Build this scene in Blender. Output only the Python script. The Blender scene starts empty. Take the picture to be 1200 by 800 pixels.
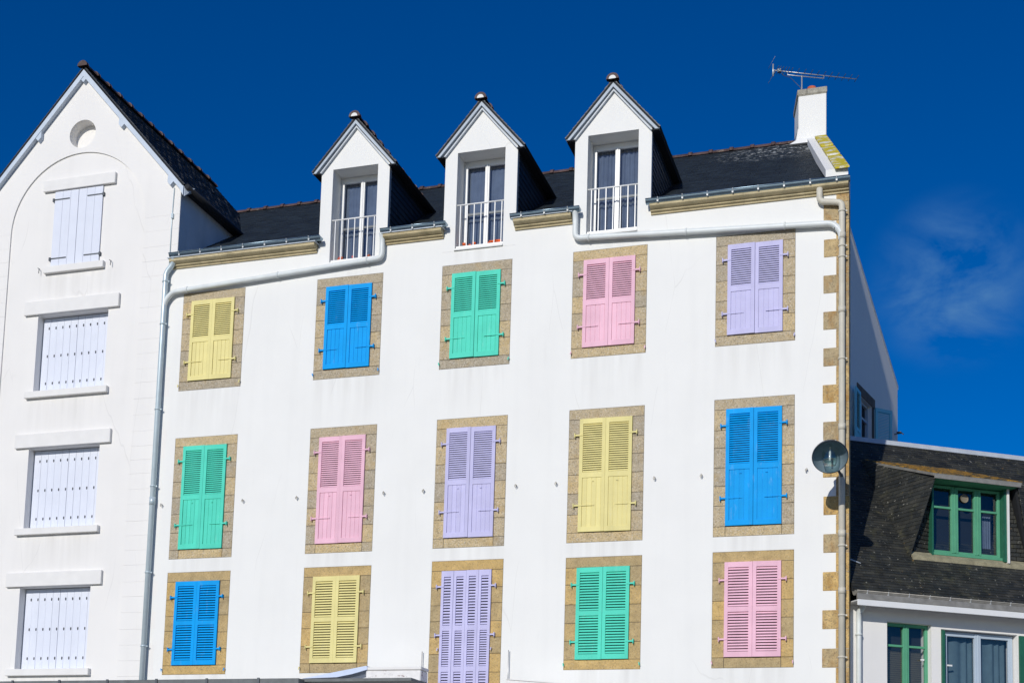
import bpy, math, random
from mathutils import Vector, Matrix, Quaternion
random.seed(7)
R = math.radians
scene = bpy.context.scene
COL = scene.collection

# ------------------------------------------------------------------ helpers
class MB:
    """collects shapes, then links them as ONE mesh object"""
    def __init__(s):
        s.v = []; s.f = []; s.t = []; s.sm = []
    def poly(s, pts, t=None, smooth=False):
        n = len(s.v); s.v += [tuple(p) for p in pts]
        s.f.append(tuple(range(n, n + len(pts)))); s.t.append(random.random() if t is None else t); s.sm.append(smooth)
    def _faces(s, base, fs, t, smooth=False):
        for f in fs:
            s.f.append(tuple(base + i for i in f)); s.t.append(t); s.sm.append(smooth)
    def box(s, x0, x1, y0, y1, z0, z1, t=None):
        t = random.random() if t is None else t
        n = len(s.v)
        s.v += [(x, y, z) for x in (x0, x1) for y in (y0, y1) for z in (z0, z1)]
        s._faces(n, [(0, 1, 3, 2), (4, 6, 7, 5), (0, 4, 5, 1), (2, 3, 7, 6), (0, 2, 6, 4), (1, 5, 7, 3)], t)
    def obox(s, c, hx, hy, hz, rot=None, t=None):
        t = random.random() if t is None else t
        c = Vector(c); n = len(s.v)
        for x in (-hx, hx):
            for y in (-hy, hy):
                for z in (-hz, hz):
                    p = Vector((x, y, z))
                    if rot is not None: p = rot @ p
                    s.v.append(tuple(c + p))
        s._faces(n, [(0, 1, 3, 2), (4, 6, 7, 5), (0, 4, 5, 1), (2, 3, 7, 6), (0, 2, 6, 4), (1, 5, 7, 3)], t)
    def prism(s, pts, d, t=None):
        """planar polygon pts extruded by vector d"""
        t = random.random() if t is None else t
        n = len(s.v); k = len(pts); d = Vector(d)
        s.v += [tuple(p) for p in pts] + [tuple(Vector(p) + d) for p in pts]
        s._faces(n, [tuple(range(k)), tuple(range(2 * k - 1, k - 1, -1))] +
                 [(i, i + k, (i + 1) % k + k, (i + 1) % k) for i in range(k)], t)
    def tube(s, pts, r, n=12, caps=True, t=None, arc=None):
        t = random.random() if t is None else t
        pts = [Vector(p) for p in pts]; rings = []
        rr = r if isinstance(r, (list, tuple)) else [r] * len(pts)
        up = None
        for i, p in enumerate(pts):
            d = (pts[min(i + 1, len(pts) - 1)] - pts[max(i - 1, 0)]).normalized()
            if up is None:
                a = Vector((0, 0, 1)) if abs(d.z) < .9 else Vector((0, 1, 0))
                up = (a - d * a.dot(d)).normalized()
            else: up = (up - d * up.dot(d)).normalized()
            sd = d.cross(up)
            b = len(s.v); rings.append(b)
            for k in range(n):
                a = 2 * math.pi * k / n
                s.v.append(tuple(p + up * math.cos(a) * rr[i] + sd * math.sin(a) * rr[i]))
        for i in range(len(rings) - 1):
            s._faces(0, [(rings[i] + k, rings[i] + (k + 1) % n, rings[i + 1] + (k + 1) % n, rings[i + 1] + k) for k in range(n)], t, True)
        if caps:
            s.f.append(tuple(rings[0] + k for k in reversed(range(n)))); s.t.append(t); s.sm.append(False)
            s.f.append(tuple(rings[-1] + k for k in range(n))); s.t.append(t); s.sm.append(False)
    def lathe(s, prof, n=32, M=None, t=.5):
        b = len(s.v); k = len(prof)
        for j in range(n):
            a = 2 * math.pi * j / n
            for r, z in prof:
                p = Vector((r * math.cos(a), r * math.sin(a), z))
                s.v.append(tuple(M @ p if M is not None else p))
        for j in range(n):
            for i in range(k - 1):
                s.f.append((b + j * k + i, b + ((j + 1) % n) * k + i, b + ((j + 1) % n) * k + i + 1, b + j * k + i + 1)); s.t.append(t); s.sm.append(True)
    def sweep(s, prof, a, b, t=None):
        """profile of (y,z) pairs swept in x from a to b, closed with caps"""
        t = random.random() if t is None else t
        s.prism([(a, y, z) for y, z in prof], (b - a, 0, 0), t)
    def build(s, name, mat, parent=None, bevel=0, loc=None, rz=None):
        me = bpy.data.meshes.new(name); me.from_pydata(s.v, [], s.f)
        at = me.attributes.new('tint', 'FLOAT', 'FACE'); at.data.foreach_set('value', s.t)
        me.polygons.foreach_set('use_smooth', s.sm)
        me.materials.append(mat); me.update()
        return link(name, me, parent, bevel, loc, rz)

def link(name, me, parent=None, bevel=0, loc=None, rz=None):
    o = bpy.data.objects.new(name, me); COL.objects.link(o)
    if parent is not None: o.parent = parent
    if loc is not None: o.location = loc
    if rz is not None: o.rotation_euler = (0, 0, rz)
    if bevel:
        m = o.modifiers.new('bevel', 'BEVEL'); m.width = bevel; m.segments = 1; m.limit_method = 'ANGLE'; m.angle_limit = R(40)
    return o

def fixn(o):
    import bmesh
    bm = bmesh.new(); bm.from_mesh(o.data); bmesh.ops.recalc_face_normals(bm, faces=bm.faces); bm.to_mesh(o.data); bm.free()
    return o

def plate(name, outline, holes, y0, y1, mat, parent=None, loc=None, rz=None):
    """an upright slab in x/z with holes cut through it, thick from y0 to y1"""
    cu = bpy.data.curves.new(name, 'CURVE'); cu.dimensions = '2D'; cu.fill_mode = 'BOTH'; cu.extrude = (y1 - y0) / 2
    for ring in [outline] + holes:
        sp = cu.splines.new('POLY'); sp.points.add(len(ring) - 1); sp.use_cyclic_u = True
        for p, (x, z) in zip(sp.points, ring): p.co = (x, z, 0, 1)
    tmp = bpy.data.objects.new('tmp', cu); COL.objects.link(tmp)
    dg = bpy.context.evaluated_depsgraph_get()
    me = bpy.data.meshes.new_from_object(tmp.evaluated_get(dg), depsgraph=dg)
    bpy.data.objects.remove(tmp); bpy.data.curves.remove(cu)
    me.name = name; yc = (y0 + y1) / 2
    for v in me.vertices:
        x, z, e = v.co; v.co = (x, yc - e, z)
    me.materials.clear(); me.materials.append(mat)
    at = me.attributes.new('tint', 'FLOAT', 'FACE')
    for d in at.data: d.value = .5
    for p in me.polygons: p.use_smooth = False
    me.update()
    return link(name, me, parent, 0, loc, rz)

def rect(x0, x1, z0, z1): return [(x0, z0), (x1, z0), (x1, z1), (x0, z1)]

def tag(o, label=None, cat=None, group=None, kind=None):
    if label: o['label'] = label
    if cat: o['category'] = cat
    if group: o['group'] = group
    if kind: o['kind'] = kind
    return o
def empty(name, loc, rz=0):
    o = bpy.data.objects.new(name, None); COL.objects.link(o); o.location = loc; o.rotation_euler = (0, 0, rz); o.empty_display_size = .2
    return o

# ------------------------------------------------------------------ materials
def mat(name, col, rough=.6, metal=0., var=.08, nscale=6., tint=0., col2=None, bump=0., bscale=60., spec=.5, streak=0., fine=0.):
    m = bpy.data.materials.new(name); m.use_nodes = True
    nt = m.node_tree; N = nt.nodes; L = nt.links
    b = N['Principled BSDF']; b.inputs['Roughness'].default_value = rough; b.inputs['Metallic'].default_value = metal
    b.inputs['Specular IOR Level'].default_value = spec
    geo = N.new('ShaderNodeNewGeometry'); pos = geo.outputs['Position']
    def noise(sc, det=4, vec=pos):
        n = N.new('ShaderNodeTexNoise'); n.inputs['Scale'].default_value = sc; n.inputs['Detail'].default_value = det
        L.new(vec, n.inputs['Vector']); return n.outputs['Fac']
    def mix(a, bb, fac, mode='MIX'):
        x = N.new('ShaderNodeMix'); x.data_type = 'RGBA'; x.blend_type = mode
        for k, val in ((6, a), (7, bb)):
            if isinstance(val, tuple): x.inputs[k].default_value = (*val, 1)
            else: L.new(val, x.inputs[k])
        if isinstance(fac, float): x.inputs[0].default_value = fac
        else: L.new(fac, x.inputs[0])
        return x.outputs[2]
    def mr(src, a, bb, c, d):
        x = N.new('ShaderNodeMapRange'); L.new(src, x.inputs[0])
        for k, val in zip((1, 2, 3, 4), (a, bb, c, d)): x.inputs[k].default_value = val
        return x.outputs[0]
    c = col
    if col2 is not None:
        a = N.new('ShaderNodeAttribute'); a.attribute_name = 'tint'; a.attribute_type = 'GEOMETRY'
        c = mix(col, col2, a.outputs['Fac'])
    k = mr(noise(nscale), .3, .7, 1 - var, 1 + var)
    if tint:
        a = N.new('ShaderNodeAttribute'); a.attribute_name = 'tint'; a.attribute_type = 'GEOMETRY'
        k2 = mr(a.outputs['Fac'], 0, 1, 1 - tint, 1 + tint)
        mm = N.new('ShaderNodeMath'); mm.operation = 'MULTIPLY'; L.new(k, mm.inputs[0]); L.new(k2, mm.inputs[1]); k = mm.outputs[0]
    if fine:
        k3 = mr(noise(95, 5), .35, .65, 1 - fine, 1 + fine)
        mm = N.new('ShaderNodeMath'); mm.operation = 'MULTIPLY'; L.new(k, mm.inputs[0]); L.new(k3, mm.inputs[1]); k = mm.outputs[0]
    if streak:
        mp = N.new('ShaderNodeMapping'); mp.inputs['Scale'].default_value = (5, 5, .35); L.new(pos, mp.inputs['Vector'])
        k4 = mr(noise(1., 6, mp.outputs[0]), .5, .78, 1., 1 - streak)
        mm = N.new('ShaderNodeMath'); mm.operation = 'MULTIPLY'; L.new(k, mm.inputs[0]); L.new(k4, mm.inputs[1]); k = mm.outputs[0]
    vm = N.new('ShaderNodeVectorMath'); vm.operation = 'SCALE'
    if isinstance(c, tuple): vm.inputs[0].default_value = c
    else: L.new(c, vm.inputs[0])
    L.new(k, vm.inputs['Scale'])
    out = vm.outputs[0]
    L.new(out, b.inputs['Base Color'])
    if bump:
        bp = N.new('ShaderNodeBump'); bp.inputs['Strength'].default_value = bump; bp.inputs['Distance'].default_value = .01
        L.new(noise(bscale, 6), bp.inputs['Height']); L.new(bp.outputs[0], b.inputs['Normal'])
    return m
def patch(m, col, scale, lo, hi, amount=1., stretch=None, detail=6, rough=None):
    """blotches of a second colour (lichen, rust, bird lime) with a shape of their own"""
    nt = m.node_tree; N = nt.nodes; L = nt.links; b = N['Principled BSDF']
    src = b.inputs['Base Color'].links[0].from_socket
    geo = N.new('ShaderNodeNewGeometry'); v = geo.outputs['Position']
    if stretch:
        mp = N.new('ShaderNodeMapping'); mp.inputs['Scale'].default_value = stretch; L.new(v, mp.inputs['Vector']); v = mp.outputs[0]
    n = N.new('ShaderNodeTexNoise'); n.inputs['Scale'].default_value = scale; n.inputs['Detail'].default_value = detail; n.inputs['Roughness'].default_value = .65
    L.new(v, n.inputs['Vector'])
    r = N.new('ShaderNodeMapRange'); L.new(n.outputs['Fac'], r.inputs[0])
    for k, val in zip((1, 2, 3, 4), (lo, hi, 0, amount)): r.inputs[k].default_value = val
    x = N.new('ShaderNodeMix'); x.data_type = 'RGBA'; L.new(src, x.inputs[6]); x.inputs[7].default_value = (*col, 1)
    L.new(r.outputs[0], x.inputs[0]); L.new(x.outputs[2], b.inputs['Base Color'])
    return r, x
def zone(m, rx, centre, radius):
    """keep a patch() inside a soft ball round centre"""
    r, x = rx; nt = m.node_tree; N = nt.nodes; L = nt.links
    geo = N.new('ShaderNodeNewGeometry'); d = N.new('ShaderNodeVectorMath'); d.operation = 'DISTANCE'
    L.new(geo.outputs['Position'], d.inputs[0]); d.inputs[1].default_value = centre
    q = N.new('ShaderNodeMapRange'); L.new(d.outputs['Value'], q.inputs[0])
    for k, val in zip((1, 2, 3, 4), (radius * .4, radius, 1, 0)): q.inputs[k].default_value = val
    mm = N.new('ShaderNodeMath'); mm.operation = 'MULTIPLY'; L.new(r.outputs[0], mm.inputs[0]); L.new(q.outputs[0], mm.inputs[1])
    L.new(mm.outputs[0], x.inputs[0])

M = {}
M['plaster'] = mat('white_plaster', (.81, .805, .77), .85, var=.018, nscale=1.3, bump=.16, bscale=55, streak=.025, spec=.3)
patch(M['plaster'], (.62, .60, .56), 2.1, .62, .85, .25, (3.5, 3.5, .5))
def facade_wear(m, boxes):
    nt = m.node_tree; N = nt.nodes; L = nt.links; b = N['Principled BSDF']; src = b.inputs['Base Color'].links[0].from_socket
    geo = N.new('ShaderNodeNewGeometry'); sp = N.new('ShaderNodeSeparateXYZ'); L.new(geo.outputs['Position'], sp.inputs[0])
    def mth(op, a, c=None):
        x = N.new('ShaderNodeMath'); x.operation = op
        for k, v in enumerate((a, c)):
            if v is None: continue
            if isinstance(v, (int, float)): x.inputs[k].default_value = v
            else: L.new(v, x.inputs[k])
        return x.outputs[0]
    def mr(v, a, c, d, e):
        x = N.new('ShaderNodeMapRange'); L.new(v, x.inputs[0])
        for k, q in zip((1, 2, 3, 4), (a, c, d, e)): x.inputs[k].default_value = q
        return x.outputs[0]
    tot = None
    for cx, w, z1, L_ in boxes:                                     # dirt washed down from each sill
        q = mth('MULTIPLY', mr(mth('ABSOLUTE', mth('SUBTRACT', sp.outputs[0], cx)), w * .8, w * 1.15, 1, 0), mth('MULTIPLY', mr(sp.outputs[2], z1 - L_, z1, 0, 1), mr(sp.outputs[2], z1, z1 + .01, 1, 0)))
        tot = q if tot is None else mth('MAXIMUM', tot, q)
    mp = N.new('ShaderNodeMapping'); mp.inputs['Scale'].default_value = (7, 7, .5); L.new(geo.outputs['Position'], mp.inputs['Vector'])
    n = N.new('ShaderNodeTexNoise'); n.inputs['Scale'].default_value = 1; n.inputs['Detail'].default_value = 5; L.new(mp.outputs[0], n.inputs['Vector'])
    f = mth('MULTIPLY', tot, mr(n.outputs[0], .38, .72, 0, .34))
    x = N.new('ShaderNodeMix'); x.data_type = 'RGBA'; L.new(f, x.inputs[0]); L.new(src, x.inputs[6]); x.inputs[7].default_value = (.52, .50, .46, 1)
    mp = N.new('ShaderNodeMapping'); mp.inputs['Scale'].default_value = (.8, .8, .16); L.new(geo.outputs['Position'], mp.inputs['Vector'])
    dn = N.new('ShaderNodeTexNoise'); dn.inputs['Scale'].default_value = 3; L.new(mp.outputs[0], dn.inputs['Vector'])
    ad = N.new('ShaderNodeMix'); ad.data_type = 'RGBA'; ad.inputs[0].default_value = .12; L.new(mp.outputs[0], ad.inputs[6]); L.new(dn.outputs['Color'], ad.inputs[7])
    v = N.new('ShaderNodeTexVoronoi'); v.feature = 'DISTANCE_TO_EDGE'; v.inputs['Scale'].default_value = .9; L.new(ad.outputs[2], v.inputs['Vector'])
    n2 = N.new('ShaderNodeTexNoise'); n2.inputs['Scale'].default_value = .8; L.new(geo.outputs['Position'], n2.inputs['Vector'])
    c = mth('MULTIPLY', mr(v.outputs['Distance'], .0008, .0030, .16, 0), mr(n2.outputs[0], .50, .58, 0, 1))
    y = N.new('ShaderNodeMix'); y.data_type = 'RGBA'; L.new(c, y.inputs[0]); L.new(x.outputs[2], y.inputs[6]); y.inputs[7].default_value = (.38, .36, .33, 1)
    L.new(y.outputs[2], b.inputs['Base Color'])
facade_wear(M['plaster'], [(c, .60, z, l) for c in (-11.38, -8.655, -6.26, -3.90, -1.475) for z, l in ((9.74, 1.1), (6.59, .7), (4.48, .8))] + [(c, .45, 11.87, .6) for c in (-8.64, -6.245, -3.885)])
M['plaster2'] = mat('cream_plaster', (.81, .79, .755), .85, var=.02, nscale=1.1, bump=.14, bscale=45, streak=.03, spec=.3)
patch(M['plaster2'], (.66, .62, .58), 1.7, .62, .85, .2, (3.5, 3.5, .6))
facade_wear(M['plaster2'], [(-14.44, .9, z, .9) for z in (12.30, 9.84, 7.17, 4.49)])
M['trim'] = mat('cream_painted_concrete', (.78, .765, .735), .7, spec=.2, var=.03, nscale=5, bump=.1)
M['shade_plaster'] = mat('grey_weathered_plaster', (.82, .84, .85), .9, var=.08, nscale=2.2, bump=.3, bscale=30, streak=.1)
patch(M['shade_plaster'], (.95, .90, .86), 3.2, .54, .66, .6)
M['granite'] = mat('ochre_granite', (.47, .40, .29), .85, var=.12, nscale=9, tint=.14, col2=(.50, .38, .20), bump=.6, bscale=90, fine=.16, spec=.3)
patch(M['granite'], (.17, .13, .09), 7, .66, .78, .6); patch(M['granite'], (.17, .14, .10), 34, .52, .62, .6); patch(M['granite'], (.66, .62, .54), 45, .54, .64, .6); patch(M['granite'], (.46, .30, .10), 3.5, .54, .72, .45)
M['granite2'] = mat('yellow_granite', (.48, .37, .20), .85, var=.16, nscale=7, tint=.14, col2=(.50, .34, .13), bump=.6, bscale=90, fine=.12, spec=.3)
patch(M['granite2'], (.22, .15, .07), 6, .62, .76, .6); patch(M['granite2'], (.20, .14, .08), 34, .53, .63, .55); patch(M['granite2'], (.60, .52, .36), 45, .56, .66, .5)
M['quoin'] = mat('rusty_granite', (.50, .40, .24), .85, var=.2, nscale=8, tint=.2, col2=(.50, .34, .13), bump=.6, bscale=90, fine=.15, spec=.3)
patch(M['quoin'], (.34, .17, .035), 2.6, .46, .66, .8, (2, 2, .8))
patch(M['quoin'], (.18, .14, .09), 34, .52, .62, .65); patch(M['quoin'], (.66, .62, .52), 55, .60, .70, .5)
M['mortar'] = mat('dark_mortar', (.10, .085, .06), .95, var=.1)
M['cornice'] = mat('moulded_stone', (.52, .43, .25), .85, var=.15, nscale=7, tint=.12, col2=(.46, .39, .24), bump=.5, bscale=70, fine=.10, spec=.3)
patch(M['cornice'], (.14, .12, .06), 4, .56, .75, .6, (1, 1, 2.5))
M['slate'] = mat('dark_slate', (.017, .025, .033), .45, var=.25, nscale=5, tint=.30, bump=.25, bscale=40, spec=.5)
rx = patch(M['slate'], (.50, .52, .53), 9, .52, .66, .85, (1, 1, 1)); zone(M['slate'], rx, (-1.5, 4.6, 15.4), 1.6)
patch(M['slate'], (.38, .39, .39), 4.3, .72, .78, .6)
M['slate_base'] = mat('roof_felt', (.018, .02, .024), .9)
M['cheek'] = mat('cheek_slate', (.026, .033, .042), .5, var=.2, tint=.25, bump=.15)
M['old_slate'] = mat('old_mossy_slate', (.024, .027, .026), .60, var=.35, nscale=4, tint=.22, col2=(.036, .035, .028), bump=.5, bscale=45)
patch(M['old_slate'], (.10, .095, .05), 5, .55, .72, .6)
patch(M['old_slate'], (.34, .33, .28), 17, .64, .67, .9); patch(M['old_slate'], (.32, .18, .05), 10, .68, .72, .8)
M['lichen_slate'] = mat('orange_lichen_slate', (.06, .055, .04), .8, var=.3, nscale=14, bump=.6, tint=.3)
patch(M['lichen_slate'], (.48, .25, .02), 8, .44, .60, .9)
M['ridge'] = mat('brown_ridge_tile', (.085, .05, .045), .7, var=.3, nscale=12, tint=.25, bump=.4)
patch(M['ridge'], (.26, .22, .15), 8, .58, .7, .6)
M['zinc'] = mat('zinc', (.24, .33, .40), .33, metal=.85, var=.1, nscale=8)
M['hook'] = mat('grey_hook', (.50, .52, .52), .5, metal=.2)
M['board'] = mat('grey_board', (.46, .52, .58), .6, var=.06, spec=.2, streak=.08)
M['zinc_flat'] = mat('weathered_zinc', (.50, .54, .58), .6, metal=.1, var=.08, nscale=6, streak=.1)
M['old_zinc'] = mat('old_grey_zinc', (.30, .285, .25), .55, metal=.3, var=.2, nscale=9)
M['barge'] = mat('blue_grey_paint', (.55, .62, .70), .5, spec=.2, var=.05)
M['pipe'] = mat('white_pipe_paint', (.70, .735, .72), .4, var=.05, streak=.08, spec=.35)
patch(M['pipe'], (.35, .34, .30), 5, .62, .78, .35)
M['pipe_l'] = mat('pale_blue_grey_pipe', (.54, .63, .66), .35, metal=.2, var=.06, streak=.1)
M['pipe_r'] = mat('beige_grey_pipe', (.60, .565, .47), .5, var=.06, streak=.14, spec=.3)
M['white'] = mat('white_gloss_paint', (.80, .80, .78), .35, var=.02)
M['pvc'] = mat('grey_white_pvc', (.44, .52, .60), .4, spec=.2, var=.02)
M['iron'] = mat('dark_iron', (.09, .10, .11), .5, metal=.5, var=.2)
M['dark'] = mat('dark_interior', (.015, .017, .02), .9)
M['curtain'] = mat('grey_net_curtain', (.15, .18, .25), .9, var=.12)
M['curtain_d'] = mat('dark_curtain', (.11, .17, .20), .9, var=.12)
M['blind'] = mat('cream_slatted_blind', (.20, .17, .12), .8, var=.1)
M['terracotta'] = mat('terracotta', (.50, .12, .05), .8, var=.12, bump=.2)
M['cap'] = mat('weathered_cap_stone', (.36, .34, .28), .9, var=.25, nscale=14, bump=.8, fine=.2, streak=.3, tint=.2)
M['coping'] = mat('yellow_lichen_coping', (.66, .65, .58), .9, var=.15, nscale=9, bump=.5, fine=.15)
patch(M['coping'], (.52, .42, .02), 5, .40, .50, 1)
M['green_w'] = mat('green_window_paint', (.10, .34, .20), .5, var=.08, spec=.15)
M['green_d'] = mat('dark_green_paint', (.02, .12, .07), .4, var=.1)
M['teal'] = mat('pale_teal_paint', (.24, .60, .68), .5, var=.05)
M['brown_stone'] = mat('brown_lintel', (.14, .10, .075), .9, var=.2, fine=.15)
M['sill_stone'] = mat('mossy_sill_stone', (.30, .27, .17), .9, var=.25, nscale=9, bump=.5, fine=.15)
M['white_shutter'] = mat('lavender_white_shutter', (.71, .74, .82), .6, var=.02, nscale=4, spec=.12, streak=.04)
patch(M['white_shutter'], (.55, .55, .58), 4, .62, .8, .3, (4, 4, .6))
M['slot'] = mat('shutter_slot', (.05, .055, .07), .8)
M['orange'] = mat('orange_petals', (.80, .14, .03), .6, var=.2, nscale=40)
M['red'] = mat('red_petals', (.6, .05, .03), .6, var=.2, nscale=40)
M['alu'] = mat('aerial_aluminium', (.60, .60, .58), .4, metal=.6, var=.1)
M['canopy'] = mat('dark_canopy_sheet', (.13, .14, .14), .6, var=.2, nscale=8)
M['fabric'] = mat('pale_blue_awning_fabric', (.60, .68, .85), .8, var=.04)
M['cassette'] = mat('stained_white_cassette', (.74, .72, .70), .5, var=.08, nscale=15)
patch(M['cassette'], (.18, .08, .08), 9, .60, .66, .8, (1, 1, 2))
M['asphalt'] = mat('asphalt', (.05, .05, .052), .9, var=.15, bump=.5)
M['paving'] = mat('stone_paving', (.30, .29, .27), .85, var=.12, bump=.3)
M['kerb'] = mat('granite_kerb', (.33, .32, .30), .8, var=.12, fine=.1)
M['ground'] = mat('ground', (.16, .15, .13), .95, var=.2)
M['lampglass'] = None
SH = {'yellow': (.78, .69, .30), 'blue': (.003, .34, .80), 'green': (.10, .68, .50), 'pink': (.83, .50, .60), 'lilac': (.55, .53, .76)}
for k, c in SH.items():
    M[k] = mat(k + '_shutter_paint', c, .62, var=.05, nscale=3.5, tint=.05, bump=.12, bscale=120, streak=.08, spec=.12)
    patch(M[k], tuple(.55 * v + .35 for v in c), 4.5, .60, .80, .35, (3, 3, .7)); patch(M[k], tuple(.45 * v + .04 for v in c), 26, .70, .76, .4)

def glass(name, tint, refl_boost=1.0, rough=.02):
    m = bpy.data.materials.new(name); m.use_nodes = True; nt = m.node_tree; N = nt.nodes; L = nt.links
    N.remove(N['Principled BSDF']); out = N['Material Output']
    tr = N.new('ShaderNodeBsdfTransparent'); tr.inputs[0].default_value = (*tint, 1)
    gl = N.new('ShaderNodeBsdfGlossy'); gl.inputs['Roughness'].default_value = rough; gl.inputs[0].default_value = (1, 1, 1, 1)
    lw = N.new('ShaderNodeLayerWeight'); lw.inputs[0].default_value = .5
    pw = N.new('ShaderNodeMath'); pw.operation = 'POWER'; L.new(lw.outputs['Facing'], pw.inputs[0]); pw.inputs[1].default_value = 4.5
    fr = N.new('ShaderNodeMath'); fr.operation = 'MULTIPLY_ADD'; L.new(pw.outputs[0], fr.inputs[0]); fr.inputs[1].default_value = .9; fr.inputs[2].default_value = .045
    ml = N.new('ShaderNodeMath'); ml.operation = 'MULTIPLY'; L.new(fr.outputs[0], ml.inputs[0]); ml.inputs[1].default_value = refl_boost
    geo = N.new('ShaderNodeNewGeometry'); nz = N.new('ShaderNodeTexNoise'); nz.inputs['Scale'].default_value = 2.2; L.new(geo.outputs['Position'], nz.inputs['Vector'])
    bp = N.new('ShaderNodeBump'); bp.inputs['Strength'].default_value = .12; bp.inputs['Distance'].default_value = .02; L.new(nz.outputs[0], bp.inputs['Height']); L.new(bp.outputs[0], gl.inputs['Normal'])
    mx = N.new('ShaderNodeMixShader'); L.new(ml.outputs[0], mx.inputs[0]); L.new(tr.outputs[0], mx.inputs[1]); L.new(gl.outputs[0], mx.inputs[2]); L.new(mx.outputs[0], out.inputs[0])
    return m
M['glass'] = glass('window_glass', (.80, .84, .86), 1.8)
M['lampglass'] = glass('lamp_glass', (.80, .88, .86), 2.5)

# ------------------------------------------------------------------ slates
def clip(poly, a, b, c):                                            # keep a*x + b*y <= c
    out = []
    for i in range(len(poly)):
        p, q = poly[i], poly[(i + 1) % len(poly)]
        dp = a * p[0] + b * p[1] - c; dq = a * q[0] + b * q[1] - c
        if dp <= 0: out.append(p)
        if (dp < 0 < dq) or (dq < 0 < dp):
            k = dp / (dp - dq); out.append((p[0] + k * (q[0] - p[0]), p[1] + k * (q[1] - p[1])))
    return out
def slates(mb, quad, sw=.22, sh=.11, th=.008):
    """overlapping slates laid over a planar convex polygon given in 3-D; its first edge is the eave"""
    P = [Vector(p) for p in quad]; n = Vector((0, 0, 0))
    for i in range(len(P)): n += (P[i] - P[0]).cross(P[(i + 1) % len(P)] - P[0])
    n.normalize()
    if n.z < 0: n = -n
    u = Vector((-n.y, n.x, 0)).normalized(); v = n.cross(u)
    if v.z < 0: v = -v
    pl = [((p - P[0]).dot(u), (p - P[0]).dot(v)) for p in P]
    area = sum(pl[i][0] * pl[(i + 1) % len(pl)][1] - pl[(i + 1) % len(pl)][0] * pl[i][1] for i in range(len(pl)))
    if area < 0: pl = pl[::-1]
    us = [p[0] for p in pl]; vs = [p[1] for p in pl]
    hp = []
    for i in range(len(pl)):
        p, q = pl[i], pl[(i + 1) % len(pl)]; ex, ey = q[0] - p[0], q[1] - p[1]
        hp.append((ey, -ex, ey * p[0] - ex * p[1]))
    j = 0; v0 = min(vs)
    while v0 < max(vs):
        off = (j % 2) * sw / 2; x = min(us) - sw + off
        while x < max(us):
            jx = random.uniform(-.002, .002); jv = random.uniform(-.004, .004); lift = random.uniform(0, .003)
            r = [(x + .002 + jx, v0 + jv), (x + sw - .002 + jx, v0 + jv), (x + sw - .002 + jx, v0 + sh + .004), (x + .002 + jx, v0 + sh + .004)]
            for a, b, c in hp:
                r = clip(r, a, b, c)
                if not r: break
            if len(r) > 2:
                top = []; bot = []
                for (a, b) in r:
                    h = th * (1 - (b - v0) / sh) + .003 + lift
                    top.append(P[0] + u * a + v * b + n * h); bot.append(P[0] + u * a + v * b - n * .006)
                t = random.random(); k = len(r); base = len(mb.v)
                mb.v += [tuple(p) for p in top + bot]
                mb._faces(base, [tuple(range(k))] + [(i, i + k, (i + 1) % k + k, (i + 1) % k) for i in range(k)], t)
            x += sw
        v0 += sh; j += 1
def sheet(mb, quad, off, th=.04):
    P = [Vector(p) for p in quad]; n = (P[1] - P[0]).cross(P[2] - P[0]).normalized()
    if n.z < 0: n = -n
    mb.prism([p - n * off for p in P], -n * th)
def ridge_tiles(mb, a, b, r=.10, step=.42, up=.0):
    a = Vector(a); b = Vector(b); d = (b - a); Ln = d.length; d.normalize(); n = max(1, round(Ln / step)); st = Ln / n
    sd = d.cross(Vector((0, 0, 1))).normalized(); zz = sd.cross(d)
    for i in range(n):
        t = random.random()
        for s0, s1, rr in ((0, st, r), (-.03, .05, r * 1.28)):
            p = a + d * (i * st + s0); q = a + d * (i * st + s1); base = len(mb.v); K = 9
            for c in (p, q):
                for k in range(K):
                    an = math.pi * (k / (K - 1)) ; mb.v.append(tuple(c + sd * math.cos(an) * rr + zz * (math.sin(an) * rr - .03)))
            mb._faces(base, [(k, k + 1, k + 1 + K, k + K) for k in range(K - 1)], t, True)
            mb._faces(base, [tuple(range(K))], t); mb._faces(base + K, [tuple(reversed(range(K)))], t)
def gutter(x0, x1, y, z, r, m, parent, hooks, name='gutter', hook_step=.43, mh=None):
    g = MB(); K = 10
    for rr, flip in ((r, 0), (r - .006, 1)):
        base = len(g.v)
        for x in (x0, x1):
            for k in range(K):
                an = math.pi * k / (K - 1); g.v.append((x, y - math.cos(an) * rr, z - math.sin(an) * rr))
        g._faces(base, [(k, k + 1, k + 1 + K, k + K) for k in range(K - 1)], .5, True)
    for x, s in ((x0, 0), (x1, 1)):
        g.poly([(x, y - math.cos(math.pi * k / (K - 1)) * r, z - math.sin(math.pi * k / (K - 1)) * r) for k in range(K)], .5)
    g.tube([(x0, y - r, z), (x1, y - r, z)], .010, 8)
    g.tube([(x0, y + r, z), (x1, y + r, z)], .006, 6)
    o = g.build(name, m, parent)
    if hooks:
        n = max(2, round((x1 - x0) / hook_step))
        for i in range(n):
            x = x0 + (i + .5) * (x1 - x0) / n; h = MB()
            pts = [(x, y + r + .01, z + .012)] + [(x, y - math.cos(a) * (r + .007), z - math.sin(a) * (r + .007)) for a in [math.pi * (1 - k / 8) for k in range(9)]] + [(x, y - r - .014, z + .012)]
            h.tube(pts, .006, 6); h.obox((x, y - r * .80, z - r * .66), .013, .012, .016)
            h.build('gutter_hook', mh or M['hook'], o)
    return o

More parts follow.
